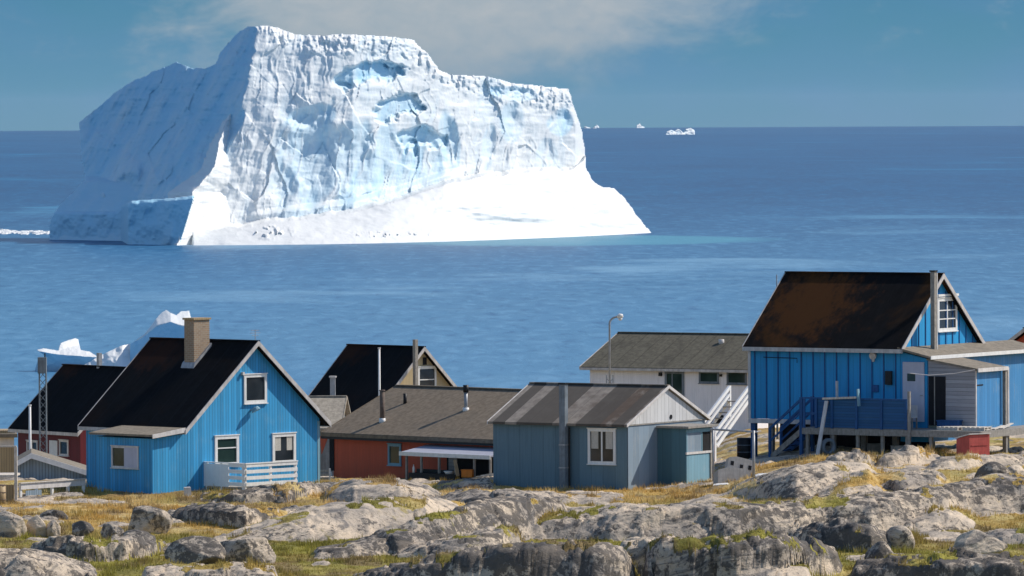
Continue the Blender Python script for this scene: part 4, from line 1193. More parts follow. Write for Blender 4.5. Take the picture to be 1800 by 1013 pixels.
# dark planter bench
p0, p1 = gpt(-1.75, 719, 830), gpt(-1.75, 800, 832)
bn = thing('bench', 'long dark bench standing under the white awning', 'bench', (p0.x, p0.y, 14.85), math.atan2(p1.y - p0.y, p1.x - p0.x))
bl = (Vector((p1.x, p1.y)) - Vector((p0.x, p0.y))).length
MB().box(0, bl, 0, 0.45, 0.40, 0.46).build('seat', M['black'], bn)
MB().box(0, bl, -0.03, -0.002, 0.12, 0.45).build('front_panel', M['black'], bn)
for xx in (0.05, bl / 2, bl - 0.1): MB().box(xx, xx + 0.07, 0.02, 0.42, -0.2, 0.398).build('leg', M['black'], bn)
MB().box(0, bl, 0.42, 0.46, 0.462, 0.60).build('backrest', M['black'], bn)
p0 = gpt(-1.95, 811, 838); 
cr_ = thing('crate', 'orange plastic crate on the ground under the awning', 'crate', (p0.x, p0.y, p0.z - 0.03), R(-20))
cb = MB()
cb.box(0, 0.46, 0, 0.02, 0, 0.28).box(0, 0.46, 0.33, 0.35, 0, 0.28).box(0, 0.02, 0.022, 0.328, 0, 0.28).box(0.44, 0.46, 0.022, 0.328, 0, 0.28).box(0.022, 0.438, 0.022, 0.328, 0.0, 0.02)
cb.build('body', M['orange'], cr_)
MB().box(-0.02, 0.48, -0.025, 0.375, 0.282, 0.31).build('rim', M['orange'], cr_)
p0 = gpt(-1.85, 805, 836)
pl = MB().beam((p0.x, p0.y, p0.z - 0.03), (p0.x - 0.12, p0.y + 0.25, p0.z + 0.60), 0.14, 0.03).build('plank', M['tan'])
tag(pl, 'yellowish plank leaning beside the orange crate', 'plank')
p0 = gpt(-1.7, 790, 826)
wt_ = thing('washbasin', 'white basin set on the dark bench', 'basin', (p0.x, p0.y, 15.31))
MB().tube([(0, 0.2, 0), (0, 0.2, 0.10)], [0.16, 0.22], 14).build('bowl', M['white'], wt_, True)
MB().tube([(0, 0.2, 0.101), (0, 0.2, 0.12)], [0.24, 0.24], 14).build('rim', M['white'], wt_, True)
p0 = gpt(-1.9, 727, 824)
bt_ = thing('bottle', 'white bottle standing at the left end of the dark bench', 'bottle', (p0.x, p0.y + .2, 15.31))
MB().tube([(0, 0, 0), (0, 0, 0.2), (0, 0, 0.27), (0, 0, 0.3)], [0.05, 0.05, 0.02, 0.02], 10).build('body', M['white'], bt_, True)
MB().tube([(0, 0, 0.301), (0, 0, 0.33)], 0.025, 8).build('cap', M['offwhite'], bt_)
# loose boards heaped right of the crate
for k, (px, py, ang, l) in enumerate([(830, 841, 0.1, 0.9), (838, 838, -0.25, 0.8), (846, 836, 0.35, 0.7)]):
    p0 = gpt(-2.2 + 0.15 * k, px, py)
    b_ = MB().beam((p0.x, p0.y, p0.z), (p0.x + l * math.cos(ang), p0.y - l * 0.4, p0.z + 0.05 + 0.03 * k), 0.14, 0.035).build('board', M['palewood'])
    tag(b_, ['pale loose board lying lowest in the heap by the orange crate', 'pale loose board in the middle of the heap by the crate', 'pale loose board on top of the heap beside the blue-grey shack'][k], 'board', 'loose boards by the crate')

# ---------------------------------------------------------------- F: pale roofed building between the blue and the red-brown house
aF = R(87)
pF = at(609, 745, 300.0); locF = Vector((pF.x, pF.y, 13.6))
Fh = thing('wooden_house', 'low building with pale beige roof glimpsed between two houses', 'house', locF, aF, 'wooden houses')
fF = Frame(locF, aF)
zF = fF.hit(1, -0.2, 609, 697).z
xF = fF.hit(1, -0.2, 609, 697).x
gable_shell(Fh, 5.6, 3.2, 3.72, 0.40, -0.8, 'duct', 'roof_pale', 0.3, (0.2, 0.2), 0.1, 'roof_pale', 0.1)
sh = fF.hit(1, -0.2, 609, 697)
dxl = sh.x - 2.8
Fh.location = locF + fF.m @ Vector((dxl, 0, 0)) + Vector((0, 0, fF.hit(1, -0.2, 609, 697).z - 3.72))

# ---------------------------------------------------------------- E: cream house behind
aE = R(45)
pE = at(738, 700, 326.0); locE = Vector((pE.x, pE.y, 13.0))
fE = Frame(locE, aE)
sE = fE.hit(1, -0.25, 746, 610)
WE = 6.4
E_ = thing('wooden_house', 'cream gabled house with black roof rising behind the red-brown house', 'house', locE + fE.m @ Vector((sE.x - WE / 2, 0, 0)), aE, 'wooden houses')
fE = Frame(E_.location.copy(), aE)
zrE = sE.z
wE, rE, ztE, zuE = gable_shell(E_, WE, 5.0, zrE, 0.92, -0.6, 'cream', 'roof_black', 0.35, (0.25, 0.05), 0.11, 'barge', 0.15)
window(fE, 1, 0.0, (734, 645, 766, 690), E_, 0.10, (), (0.5,), 'white')
q = fE.hit(1, 0, 747, 635)
MB().box(q.x - 0.15, q.x + 0.1, -0.02, -0.004, q.z - 0.18, q.z + 0.18).build('hatch', M['dark'], E_)
q = fE.hit(1, -0.55, 730.5, 690)
MB().box(q.x - 0.09, q.x + 0.09, -0.64, -0.46, q.z - 1.5, fE.hit(1, -0.55, 730, 597).z).build('chimney', M['timber'], E_)
q = fE.hit(0, 0.2, 667, 690)
# slim white mast between the houses and a stub vent on the pale roof
p0, p1 = at(667, 700, 318.0), at(667, 613, 318.0)
ms = thing('pole', 'slim white pole against the black roof of the cream house', 'pole', (p0.x, p0.y, gz(p0.x, p0.y)))
MB().tube([(0, 0, 0), (0, 0, p1.z - ms.location.z)], [0.06, 0.05], 8).build('shaft', M['white'], ms, True)
MB().tube([(0, 0, p1.z - ms.location.z + .001), (0, 0, p1.z - ms.location.z + 0.05)], 0.07, 8).build('cap', M['offwhite'], ms)
zz = at(585, 664, 298.0)
xl = fF.mi @ (at(585, 690, 298.0) - Fh.location)
ck = MB().box(xl.x - 0.11, xl.x + 0.11, xl.y - 0.11, xl.y + 0.11, 2.6, zz.z - Fh.location.z).build('chimney', M['galv'], Fh)
MB().box(xl.x - 0.15, xl.x + 0.15, xl.y - 0.15, xl.y + 0.15, zz.z - Fh.location.z + .001, zz.z - Fh.location.z + 0.07).build('cap', M['offwhite'], ck)

# ---------------------------------------------------------------- B: blue-grey shack
aB = R(58)
pB = at(1103, 860, 264.5); SB = 264.5 / 267.0; locB = Vector((pB.x, pB.y, 30 - 15.0 * SB))
fB = Frame(locB, aB, SB)
B = thing('wooden_shack', 'blue-grey shack with patched sheet roof, white gable and tall flue', 'shack', locB, aB)
B.scale = (SB, SB, SB)
WB, LB, zrB, tB = 6.0, 6.2, 3.98, 0.435
wB, rB, ztB, zuB = gable_shell(B, WB, LB, zrB, tB, -0.6, 'slate', 'roof_sheet', 0.24, (0.12, 0.1), 0.09, 'offwhite', 0.11, fascia=False)
zw = zuB(0) - 0.02
# boarded gable: white planks above, worn sheet in the sunlit slate tone below
MB().prism([(0.04, zw), (WB - 0.04, zw), (WB / 2, zuB(WB / 2) - 0.03)], 1, -0.03, -0.004).build('gable_boards', M['white_bd'], B)
MB().box(0.02, WB - 0.02, -0.022, -0.004, -0.6, zw - 0.055).build('gable_sheet', M['slate_lit'], B)
MB().box(-0.03, WB + 0.03, -0.06, -0.004, zw - 0.05, zw - 0.004).build('batten', M['timber'], B)
window(fB, 0, 0.0, (1034, 754, 1083, 816), B, 0.11, (0.5,), (), 'white', 'glass', curtain=True)
q = fB.hit(0, -0.25, 991, 760)
zt_ = fB.hit(0, -0.25, 991, 676).z
dct = MB().box(-0.38, -0.14, q.y - 0.13, q.y + 0.13, -0.3, zt_).build('flue', M['duct'], B)
MB().box(-0.41, -0.11, q.y - 0.16, q.y + 0.16, zt_ + .001, zt_ + 0.07).build('flue_cap', M['black'], dct)
for zz_ in (0.8, 1.7): MB().box(-0.40, -0.004, q.y - 0.15, q.y + 0.15, zz_, zz_ + 0.05).build('bracket', M['galv'], dct)
MB().tube([(-0.12, q.y - 0.17, 0.0), (-0.12, q.y - 0.17, 2.4)], 0.035, 6).build('downpipe', M['black'], B)
q = fB.hit(1, -0.03, 1179, 733)
MB().tube([(q.x, -0.031, q.z), (q.x, -0.06, q.z)], 0.09, 12).build('vent', M['black'], B)
# porch before the gable
px0, px1, py0 = 2.26, 4.2, -1.32
pc = MB().box(px0, px1, py0, -0.03, 0.02, 2.34).build('porch', M['teal'], B)
MB().box(px0 + 0.03, px1 - 0.15, py0 - 0.022, py0 - 0.002, 0.08, 1.30).build('porch_panel', M['paleblue'], B)
MB().box(px0 - 0.02, px1 + 0.0, py0 - 0.06, py0 - 0.003, 1.31, 1.40).build('ledge', M['offwhite'], B)
w_ = MB().box(px0 + 0.02, px0 + 0.09, py0 - 0.03, py0 - .003, 1.405, 2.15).box(px1 - 0.75, px1 - 0.69, py0 - 0.03, py0 - .003, 1.405, 2.15).box(px0 + .02, px1 - .1, py0 - 0.03, py0 - .003, 2.155, 2.3).build('window', M['paleblue'], B)
MB().box(px0 + 0.1, px1 - 0.76, py0 - 0.016, py0 - 0.002, 1.405, 2.15).build('pane', M['slate_lit'], w_)
MB().box(px1 - 0.68, px1 - 0.08, py0 - 0.016, py0 - 0.002, 1.405, 2.15).build('pane', M['dark'], w_)
MB().box(px1 - 0.07, px1 + 0.02, py0 - 0.05, py0 - 0.003, 0.0, 2.34).build('corner_post', M['timber'], B)
MB().box(px0 - 0.15, px1 + 0.25, py0 - 0.22, -0.062, 2.345, 2.43).build('porch_roof', M['timber'], B)
MB().box(px0 - 0.02, px1 + 0.02, py0 - 0.03, py0 + 0.3, -0.5, 0.012).build('plinth', M['white'], B)

# ---------------------------------------------------------------- D: long white house behind
aD = R(60)
pD = at(1330, 648, 336.0); locD = Vector((pD.x, pD.y, 14.3))
fD = Frame(locD, aD)
D_ = thing('wooden_house', 'long white house with olive-grey roof behind the blue-grey shack', 'house', locD, aD, 'wooden houses')
qe, qr = fD.hit(0, -0.4, 1200, 648), fD.hit(0, 3.6, 1200, 586)
ql = fD.hit(0, 0, 1037, 660)
WD = 7.2
LD = ql.y
tD = (qr.z - qe.z) / 4.0
wD, rD, ztD, zuD = gable_shell(D_, WD, LD, qr.z, tD, -0.8, 'white_wall', 'roof_olive', 0.4, (0.3, 0.35), 0.12, 'barge', 0.13)
window(fD, 0, 0.0, (1229, 653, 1264, 674), D_, 0.09, (), (), 'duct', 'glass_g')
window(fD, 0, 0.0, (1278, 653, 1313, 676), D_, 0.09, (), (), 'duct', 'glass_g')
w_ = window(fD, 0, 0.0, (1169, 653, 1203, 696), D_, 0.12, (0.35,), (), 'duct', 'glass_g')
q0, q1 = fD.hit(0, 0, 1202, 735), fD.hit(0, 0, 1170, 697)
d = MB().box(-0.03, -0.004, q0.y, q1.y, 0.1, q1.z - 0.04).build('door', M['duct'], D_)
q = fD.hit(0, 0, 1162, 658)
MB().box(-0.15, -0.004, q.y - 0.07, q.y + 0.07, q.z - 0.09, q.z + 0.09).build('lamp', M['black'], D_)
q = fD.hit(0, 0, 1268, 660)
MB().box(-0.12, -0.004, q.y - 0.05, q.y + 0.05, q.z - 0.06, q.z + 0.06).build('vent', M['black'], D_)
q0, q1 = fD.hit(0, 0, 1272, 735), fD.hit(0, 0, 1248, 729)
MB().box(-0.03, -0.004, q0.y, q1.y, 0.05, 0.45).build('cellar_hatch', M['dark'], D_)
x, y, z = on_roof(fD, ztD, 1268, 603)
pipe(D_, 'vent_pipe', x, y, z - .1, z + 0.18, 0.14, 'barge')

# ---------------------------------------------------------------- C: tall blue house on stilts, right
aC = R(58)
pC = at(1583, 745, 271.0); SC_ = 271.0 / 267.0; locC = Vector((pC.x, pC.y, 30 - 13.7 * SC_))
fC = Frame(locC, aC, SC_)
C_ = thing('wooden_house', 'tall deep blue house on stilts with rust-stained black roof', 'house', locC, aC, 'wooden houses')
C_.scale = (SC_, SC_, SC_)
WC, LC = 6.3, 6.85
zrC = 7.05; tC = (7.05 - 4.2) / (WC / 2 + 0.3)
wC, rC, ztC, zuC = gable_shell(C_, WC, LC, zrC, tC, 1.32, 'blue_c', 'roof_rust', 0.3, (0.22, 0.08), 0.12, 'barge', 0.16)
# vertical battens on the long wall and gable
bt = MB()
for k in range(13):
    y = 0.18 + k * 0.53
    if y < LC - 0.05: bt.box(-0.028, -0.003, y, y + 0.05, 1.33, zuC(0) - 0.03)
bt.build('battens', M['bluepaint'], C_)
bt = MB()
for k in range(11):
    x = 0.35 + k * 0.56
    if x < WC - 0.2: bt.box(x, x + 0.05, -0.028, -0.003, 4.2, zuC(x) - 0.06)
bt.build('battens', M['bluepaint'], C_)
MB().box(-0.05, -0.004, 0.0, LC, 1.14, 1.315).build('base_board', M['offwhite'], C_)
MB().box(-0.04, -0.004, LC - 0.10, LC + 0.01, 1.33, zuC(0) - 0.05).build('corner_board', M['offwhite'], C_)
for yy in (0.3, 1.7, 3.1, 4.5, 5.9, 6.7):
    MB().box(0.05, 0.25, yy - 0.1, yy + 0.1, -0.6, 1.31).build('stilt', M['timber'] if yy < 6 else M['bluepaint'], C_)
    MB().box(3.0, 3.2, yy - 0.1, yy + 0.1, -0.8, 1.31).build('stilt', M['timber'], C_)
w_ = window(fC, 1, 0.0, (1647, 524, 1681, 582), C_, 0.12, (0.5,), (0.34, 0.66), 'white')
q = fC.hit(1, 0, 1664, 520)
MB().box(q.x - 0.85, q.x + 0.85, -0.10, -0.004, q.z - 0.02, q.z + 0.07).build('window_hood', M['white'], C_)
q = fC.hit(1, -0.5, 1641, 600); zt_ = fC.hit(1, -0.5, 1641, 478).z
fl = MB().box(q.x - 0.10, q.x + 0.10, -0.60, -0.42, 4.0, zt_).build('flue', M['timber'], C_)
MB().box(q.x + 0.103, q.x + 0.15, -0.61, -0.52, 4.0, zt_ - 0.05).build('flue_pale_edge', M['offwhite'], fl)  # pale strip along the right edge of the flue
MB().box(q.x - 0.13, q.x + 0.13, -0.63, -0.39, zt_ + .001, zt_ + 0.06).build('flue_cap', M['black'], fl)
MB().box(2.3, 2.36, 0.0, LC - 0.1, -0.8, 1.31).build('shade_backdrop', M['dark'], C_)  # added dark sheet standing in for the shade under the house
# extension before the gable
ex = MB().prism([(-0.004, 0.55), (-1.2, 0.55), (-1.2, 3.80), (-0.004, 4.06)], 0, 0.004, 9.0).build('extension', M['blue_c'], C_)
MB().box(0.02, 9.0, -1.225, -1.203, 0.55, 3.78).build('extension_front', M['blue_c2'], C_)
er = MB().prism([(-0.03, 4.24), (-1.5, 3.90), (-1.5, 3.82), (-0.03, 4.15)], 0, -0.3, 9.3).build('extension_roof', M['roof_tan'], C_)
MB().box(-0.3, 9.3, -1.535, -1.503, 3.79, 3.93).build('fascia', M['white'], er)
q0, q1 = fC.hit(0, 0, 1588, 740), fC.hit(0, 0, 1625, 637)
d = MB().box(-0.05, -0.003, q1.y, q0.y, 1.34, q1.z).build('door', M['lav'], C_)
qa, qb = fC.hit(0, 0, 1596, 670), fC.hit(0, 0, 1610, 657)
MB().box(-0.062, -0.051, qb.y, qa.y, qa.z, qb.z).build('pane', M['glass_g'], d)
MB().box(-0.10, -0.051, q1.y + 0.06, q1.y + 0.16, 2.35, 2.39).build('handle', M['galv'], d)
q = fC.hit(0, 0, 1564, 663)
MB().box(-0.14, -0.03, q.y - 0.14, q.y + 0.14, q.z - 0.30, q.z + 0.24).build('meter_box', M['black'], C_)
q = fC.hit(0, 0, 1537, 627)
MB().tube([(-0.03, q.y, q.z + 0.05), (-0.16, q.y, q.z + 0.02)], [0.12, 0.15], 12).tube([(-0.10, q.y, q.z - .02), (-0.10, q.y, q.z - 0.2)], [0.08, 0.05], 10).build('wall_lamp', M['palewood'], C_)
q = fC.hit(0, 0, 1540, 683)
MB().box(-0.06, -0.03, q.y - 0.13, q.y + 0.13, q.z - 0.14, q.z + 0.14).build('hatch', M['bluepaint'], C_)
q0, q1 = fC.hit(0, 0, 1343, 628), fC.hit(0, 0, 1402, 632)
MB().tube([(-0.05, q0.y, q0.z), (-0.05, q1.y, q0.z - .02), (-0.05, q1.y, q0.z - 0.2)], 0.015, 6).build('cable', M['black'], C_)
# plank lean-to with the sky-blue door
sy0, sy1, sx1 = -3.3, -1.24, 2.15
lt = MB().prism([(sy0, 1.2), (sy1, 1.2), (sy1, 3.74), (sy0, 3.40)], 0, 0.006, sx1).build('lean_to', M['greyplank'], C_)
MB().prism([(sy0 - 0.2, 3.46), (sy1, 3.82), (sy1, 3.76), (sy0 - 0.2, 3.40)], 0, -0.15, sx1 + 0.2).build('lean_to_roof', M['roof_tan'], C_)
MB().box(-0.15, sx1 + 0.2, sy0 - 0.235, sy0 - 0.203, 3.32, 3.47).build('fascia', M['offwhite'], C_)
MB().box(0.05, sx1, sy0 - 0.03, sy0 - 0.004, 1.2, 3.38).build('plank_door', M['blue_c2'], C_)
MB().box(0.0, 0.06, sy0 - 0.05, sy0 - 0.003, 1.2, 3.38).build('door_frame', M['offwhite'], C_)
MB().box(0.08, 0.6, sy0 - 0.045, sy0 - 0.032, 2.78, 2.83).build('hinge', M['black'], C_)
q0, q1 = fC.hit(0, 0, 1633, 748), fC.hit(0, 0, 1662, 662)
MB().box(-0.025, 0.004, q1.y, q0.y, 1.22, q1.z).build('doorway', M['dark'], C_)
MB().box(-0.04, -0.026, (q0.y + q1.y) / 2 + 0.08, (q0.y + q1.y) / 2 + 0.12, 1.22, q1.z).build('door_frame', M['timber'], C_)
MB().beam((sx1 + 0.1, sy0 - 0.12, 0.2), (sx1 + 0.1, sy0 - 0.12, 3.39), 0.14).build('post', M['timber'], C_)
MB().beam((sx1 + 0.32, sy0 - 0.14, 0.2), (sx1 + 0.32, sy0 - 0.14, 3.42), 0.08).build('post', M['offwhite'], C_)
# deck with solid blue balustrade
dk = MB()
for k in range(9):
    dk.box(-1.62 + k * 0.18, -1.62 + k * 0.18 + 0.165, -4.4, 3.5, 1.02, 1.10)
for k in range(5):
    dk.box(0.02, 7.0, -4.4 + k * 0.2, -4.4 + k * 0.2 + 0.185, 1.02, 1.10)
dk.build('deck_floor', M['timber'], C_)
MB().box(-1.66, -1.622, -4.4, 3.5, 0.84, 1.08).build('deck_beam', M['timber'], C_)
MB().box(-1.62, 7.0, -4.44, -4.402, 0.84, 1.08).build('deck_beam', M['timber'], C_)
bal = MB().box(-1.62, -1.585, -1.15, 2.85, 1.12, 2.22).build('balustrade', M['blue_deck'], C_)
MB().box(-1.66, -1.55, -1.2, 3.5, 2.225, 2.29).build('handrail', M['bluepaint'], bal)
MB().box(-1.625, -1.58, 2.86, 3.45, 1.60, 1.70).build('rail', M['bluepaint'], bal)
for yy in (-1.15, -0.05, 1.05, 2.15, 2.86, 3.4):
    MB().box(-1.68, -1.624, yy - 0.05, yy + 0.05, 1.09, 2.22).build('post', M['bluepaint'], bal)
for k, yy in enumerate((-4.3, -2.2, -1.15, -0.05, 1.05, 2.15, 3.3)):
    MB().box(-1.60, -1.48, yy - 0.06, yy + 0.06, -0.7, 1.015).build('deck_post', M['timber'], C_)
for xx in (0.6, 2.6, 4.4):
    MB().box(xx - .06, xx + .06, -4.38, -4.26, -0.7, 1.015).build('deck_post', M['timber'], C_)
# tall grey post and blue stairs at the deck's left end
MB().box(-1.74, -1.64, -1.36, -1.26, -0.5, 2.6).build('post', M['timber'], C_)
st = MB()
for k in range(6):
    t = (k + 0.5) / 6
    st.box(-1.55, -0.75, 3.5 + 1.5 * t - 0.12, 3.5 + 1.5 * t + 0.12, 1.05 - 1.15 * t - 0.04, 1.05 - 1.15 * t)
st.build('steps', M['bluepaint'], C_)
for xx in (-1.6, -0.72):
    sr = MB().beam((xx, 3.5, 1.0), (xx, 5.05, -0.2), 0.05, 0.2).build('stringer', M['timber'] if xx < -1 else M['bluepaint'], C_)
    MB().beam((xx, 3.5, 2.25), (xx, 5.0, 1.0), 0.07, 0.09).beam((xx, 3.5, 1.75), (xx, 5.0, 0.5), 0.05, 0.07).beam((xx, 4.98, -0.4), (xx, 4.98, 1.0), 0.09).beam((xx, 3.55, -0.5), (xx, 3.55, 2.28), 0.12).build('stair_rail', M['bluepaint'], C_)

def world_of(fr, x, y, z):
    return fr.loc + fr.m @ Vector((x, y, z))

def stick(name, fr, xl, a, b, w, h, mat, label, cat, xl2=None, group=None):
    """a straight piece between two photo pixels, lying in local planes x=xl (and xl2)"""
    p = fr.loc + fr.m @ fr.hit(0, xl, *a); q = fr.loc + fr.m @ fr.hit(0, xl if xl2 is None else xl2, *b)
    o = MB().beam(p, q, w, h).build(name, M[mat])
    return tag(o, label, cat, group)
stick('plank', fC, -2.35, (1437, 800), (1453, 705), 0.16, 0.05, 'offwhite', 'pale plank leaning from the ground against the blue balustrade', 'plank', -1.72)
stick('plank', fC, -1.74, (1446, 701), (1505, 699), 0.07, 0.08, 'palewood', 'pale plank lying along the top of the blue balustrade', 'plank')
stick('board', fC, -1.80, (1510, 714), (1508, 684), 0.16, 0.05, 'paleblue', 'short pale board standing upright at the balustrade rail', 'board')
stick('pole', fC, -1.0, (1472, 757), (1471, 670), 0.08, 0.08, 'offwhite', 'thin pale pole standing on the deck behind the balustrade', 'pole')

# things on and round the deck
def deck_pt(xl, px, py):
    return fC.loc + fC.m @ fC.hit(0, xl, px, py)
p = world_of(fC, -1.2, -4.0, 1.10)
def pallet(loc, a, label):
    t = thing('pallet', label, 'pallet', loc, a, 'pallets on the deck')
    mb = MB()
    for k in range(5): mb.box(k * 0.2, k * 0.2 + 0.13, 0, 0.8, 0.11, 0.135)
    mb.build('top_boards', M['palewood'], t)
    mb = MB()
    for yy in (0.02, 0.36, 0.70): mb.box(0, 0.93, yy, yy + 0.08, 0.0, 0.108)
    mb.build('bearers', M['palewood'], t)
pallet(world_of(fC, -1.3, -2.3, 1.105), aC + R(-90), 'pale wooden pallet lying on the deck below the doorway')
pallet(world_of(fC, -1.25, -3.4, 1.105), aC + R(-84), 'pale wooden pallet lying at the deck corner by the sky-blue door')
for k in range(3):
    p0 = world_of(fC, -1.0 + 0.7 * k, -4.25, 1.13 + 0.0 * k); p1 = world_of(fC, 0.3 + 0.9 * k, -4.0 + 0.1 * k, 1.15 + 0.05 * k)
    tag(MB().beam(p0, p1, 0.15, 0.035).build('board', M['palewood']), ['loose pale board at the left of the deck edge before the sky-blue door', 'loose pale board in the middle of the deck edge before the sky-blue door', 'loose pale board at the right of the deck edge before the sky-blue door'][k], 'board', 'loose boards on the deck')
# low blue tub by the doorway
tb = thing('tub', 'low dark blue tub on the deck against the grey planks', 'tub', world_of(fC, -0.45, -2.75, 1.105), aC)
MB().box(0, 0.4, 0, 0.9, 0, 0.30).build('body', M['bluepaint'], tb)
MB().box(-0.03, 0.43, -0.03, 0.93, 0.301, 0.34).build('rim', M['bluepaint'], tb)
# pale chair by the door
cp = world_of(fC, -0.95, -0.85, 1.105)
chh = thing('chair', 'pale worn chair on the deck before the lavender door', 'chair', cp, aC)
MB().box(0, 0.42, -0.2, 0.22, 0.42, 0.46).build('seat', M['offwhite'], chh)
MB().box(0.38, 0.42, -0.2, 0.22, 0.462, 0.92).build('backrest', M['offwhite'], chh)
for xx in (0.0, 0.37):
    for yy in (-0.2, 0.17): MB().box(xx, xx + 0.05, yy, yy + 0.05, 0.0, 0.418).build('leg', M['timber'], chh)
# red box
pR = at(1704, 797, 264.5); zR = pR.z
rb = thing('storage_box', 'red wooden box with a pale sloping lid below the deck', 'box', (pR.x, pR.y, zR - 0.02), R(38))
MB().prism([(0, -0.4), (0.75, -0.4), (0.75, 0.55), (0, 0.72)], 0, 0.0, 1.05).build('body', M['redpaint'], rb)
rb.children[0].data.transform(Matrix.Rotation(R(0), 4, 'Z'))
MB().prism([(-0.05, 0.745), (0.80, 0.56), (0.80, 0.60), (-0.05, 0.785)], 0, -0.05, 1.10).build('lid', M['offwhite'], rb)
MB().box(0.1, 0.95, -0.02, -0.003, 0.30, 0.34).build('batten', M['redpaint'], rb)
# clutter under the deck
def put(px, py, Y):
    p = at(px, py, Y)
    return Vector((p.x, p.y, gz(p.x, p.y)))
ty = thing('tyre', 'dark tyre propped up under the deck of the tall blue house', 'tyre', put(1456, 800, 270.6), R(30))
ring = MB()
nn = 24
prof = [(0.20, -0.09), (0.30, -0.10), (0.335, -0.05), (0.335, 0.05), (0.30, 0.10), (0.20, 0.09)]
b0 = len(ring.v)
for k in range(nn):
    t = 2 * math.pi * k / nn
    for (r_, w_) in prof: ring.v.append((r_ * math.cos(t), w_, 0.32 + r_ * math.sin(t)))
for k in range(nn):
    for q in range(6):
        ring.f.append((k * 6 + q, ((k + 1) % nn) * 6 + q, ((k + 1) % nn) * 6 + (q + 1) % 6, k * 6 + (q + 1) % 6))
ring.build('tread', M['duct'], ty, True)
dr = thing('drum', 'dark steel drum standing under the left end of the tall blue house', 'drum', put(1308, 778, 275.0))
MB().tube([(0, 0, 0), (0, 0, 0.86)], 0.29, 18).build('body', M['black'], dr, True)
for zz_ in (0.28, 0.56): MB().tube([(0, 0, zz_), (0, 0, zz_ + 0.03)], 0.305, 18).build('hoop', M['duct'], dr, True)
for k, (px, py, Y, w_, h_, mt, lb) in enumerate([(1572, 800, 270.5, 0.5, 0.28, 'offwhite', 'white box stowed under the deck below the lavender door'), (1530, 800, 271.5, 0.55, 0.35, 'timber', 'grey wooden crate stowed under the deck left of the white box')]):
    bx_ = thing('crate', lb, 'box', put(px, py, Y), R(20))
    MB().box(0, w_, 0, 0.35, 0, h_).build('body', M[mt], bx_)
    MB().box(-0.02, w_ + 0.02, -0.02, 0.37, h_ + .001, h_ + 0.03).build('lid', M[mt], bx_)
# washing line between the lavender door and the lean-to
wl0, wl1 = world_of(fC, -1.6, -1.3, 3.3), world_of(fC, -0.2, -3.4, 3.42)
MBw = MB().tube([wl0, wl0.lerp(wl1, 0.3) + Vector((0, 0, -0.12)), wl0.lerp(wl1, 0.7) + Vector((0, 0, -0.1)), wl1], 0.014, 6)
tag(MBw.build('washing_line', M['offwhite']), 'thin pale line sagging in front of the lavender door', 'washing line')
# white stairs at the left end of the blue house
pS = at(1260, 780, 283.0)
stw = thing('outdoor_stairs', 'steep white-railed wooden stairs left of the tall blue house', 'stairs', (pS.x, pS.y, pS.z), R(55))
run_, rise_ = 2.45, 1.80
for k, yy in enumerate((0.0, 0.95)):
    MB().beam((0, yy, -0.1), (run_, yy, rise_ - 0.1), 0.06, 0.15).build('stringer', M['bright'], stw)
    MB().beam((-0.15, yy, 0.45), (run_, yy, rise_ + 0.75 - 0.3), 0.09, 0.14).beam((-0.15, yy, -1.2), (-0.15, yy, 0.5), 0.09).beam((run_, yy, rise_ - 0.9), (run_, yy, rise_ + 0.5), 0.09).build('handrail', M['bright'], stw)
    MB().beam((-0.08, yy, 0.16), (run_, yy, rise_ + 0.16), 0.08, 0.11).build('mid_rail', M['bright'], stw)
for k in range(8):
    t = (k + 0.5) / 8
    MB().box(run_ * t - 0.13, run_ * t + 0.13, 0.04, 0.91, rise_ * t - 0.05, rise_ * t - 0.01).build('step', M['timber'], stw)
# pipe rack between shack and stairs
pK0, pK1 = at(1254, 850, 264.5), at(1325, 852, 262.0)
zk = at(1325, 757, 262.0).z
rk = thing('pipe_frame', 'grey steel frame of two posts and a crossbar right of the shack', 'frame', (pK1.x, pK1.y, pK1.z), 0)
MB().tube([(0, 0, -0.2), (0, 0, zk - pK1.z)], 0.055, 8).build('post', M['galv'], rk, True)
MB().tube([(pK0.x - pK1.x, pK0.y - pK1.y, -0.2), (pK0.x - pK1.x, pK0.y - pK1.y, zk - pK1.z)], 0.04, 8).build('post', M['galv'], rk, True)
MB().tube([(pK0.x - pK1.x - .1, pK0.y - pK1.y, zk - pK1.z - .06), (0.15, -0.02, zk - pK1.z - .06)], 0.04, 8).build('crossbar', M['galv'], rk, True)

# concrete blocks
def slab(name, px, py, Y, sx, sy, sz, rx, ry, rz, label, cat, mat='concrete', group=None, holes=False):
    p = at(px, py, Y)
    mb = MB()
    n = 4
    mb.prism([(0, 0), (sx * 0.93, 0.02), (sx, sz * 0.55), (sx * 0.9, sz), (sx * 0.3, sz * 1.06), (0.04, sz * 0.92)], 1, 0, sy)
    if holes:
        pass
    o = mb.build(name, M[mat])
    o.location = p; o.rotation_euler = (rx, ry, rz)
    return tag(o, label, cat, group)
slab('concrete_block', 1262, 851, 262.6, 1.35, 0.7, 0.62, R(-14), R(2), R(14), 'pale concrete block lying lower in the rubble by the steel frame', 'concrete block', group='concrete rubble')
o = slab('concrete_block', 1277, 829, 263.2, 1.05, 0.45, 0.62, R(-12), R(11), R(12), 'tilted concrete block with dark notches on top of the rubble', 'concrete block', group='concrete rubble')
for (hx, hz) in ((0.12, 0.28), (0.5, 0.2), (0.84, 0.22)):
    MB().box(hx, hx + 0.13, -0.012, 0.05, hz, hz + 0.17).build('notch', M['dark'], o)
slab('foam_board', 1328, 847, 262.4, 0.55, 0.3, 0.22, R(10), R(-6), R(5), 'small white board lying just right of the steel post', 'board', 'white')
slab('board', 1252, 858, 262.0, 0.62, 0.3, 0.10, R(8), R(-5), R(-8), 'white board lying flat at the foot of the shack porch', 'board', 'white')
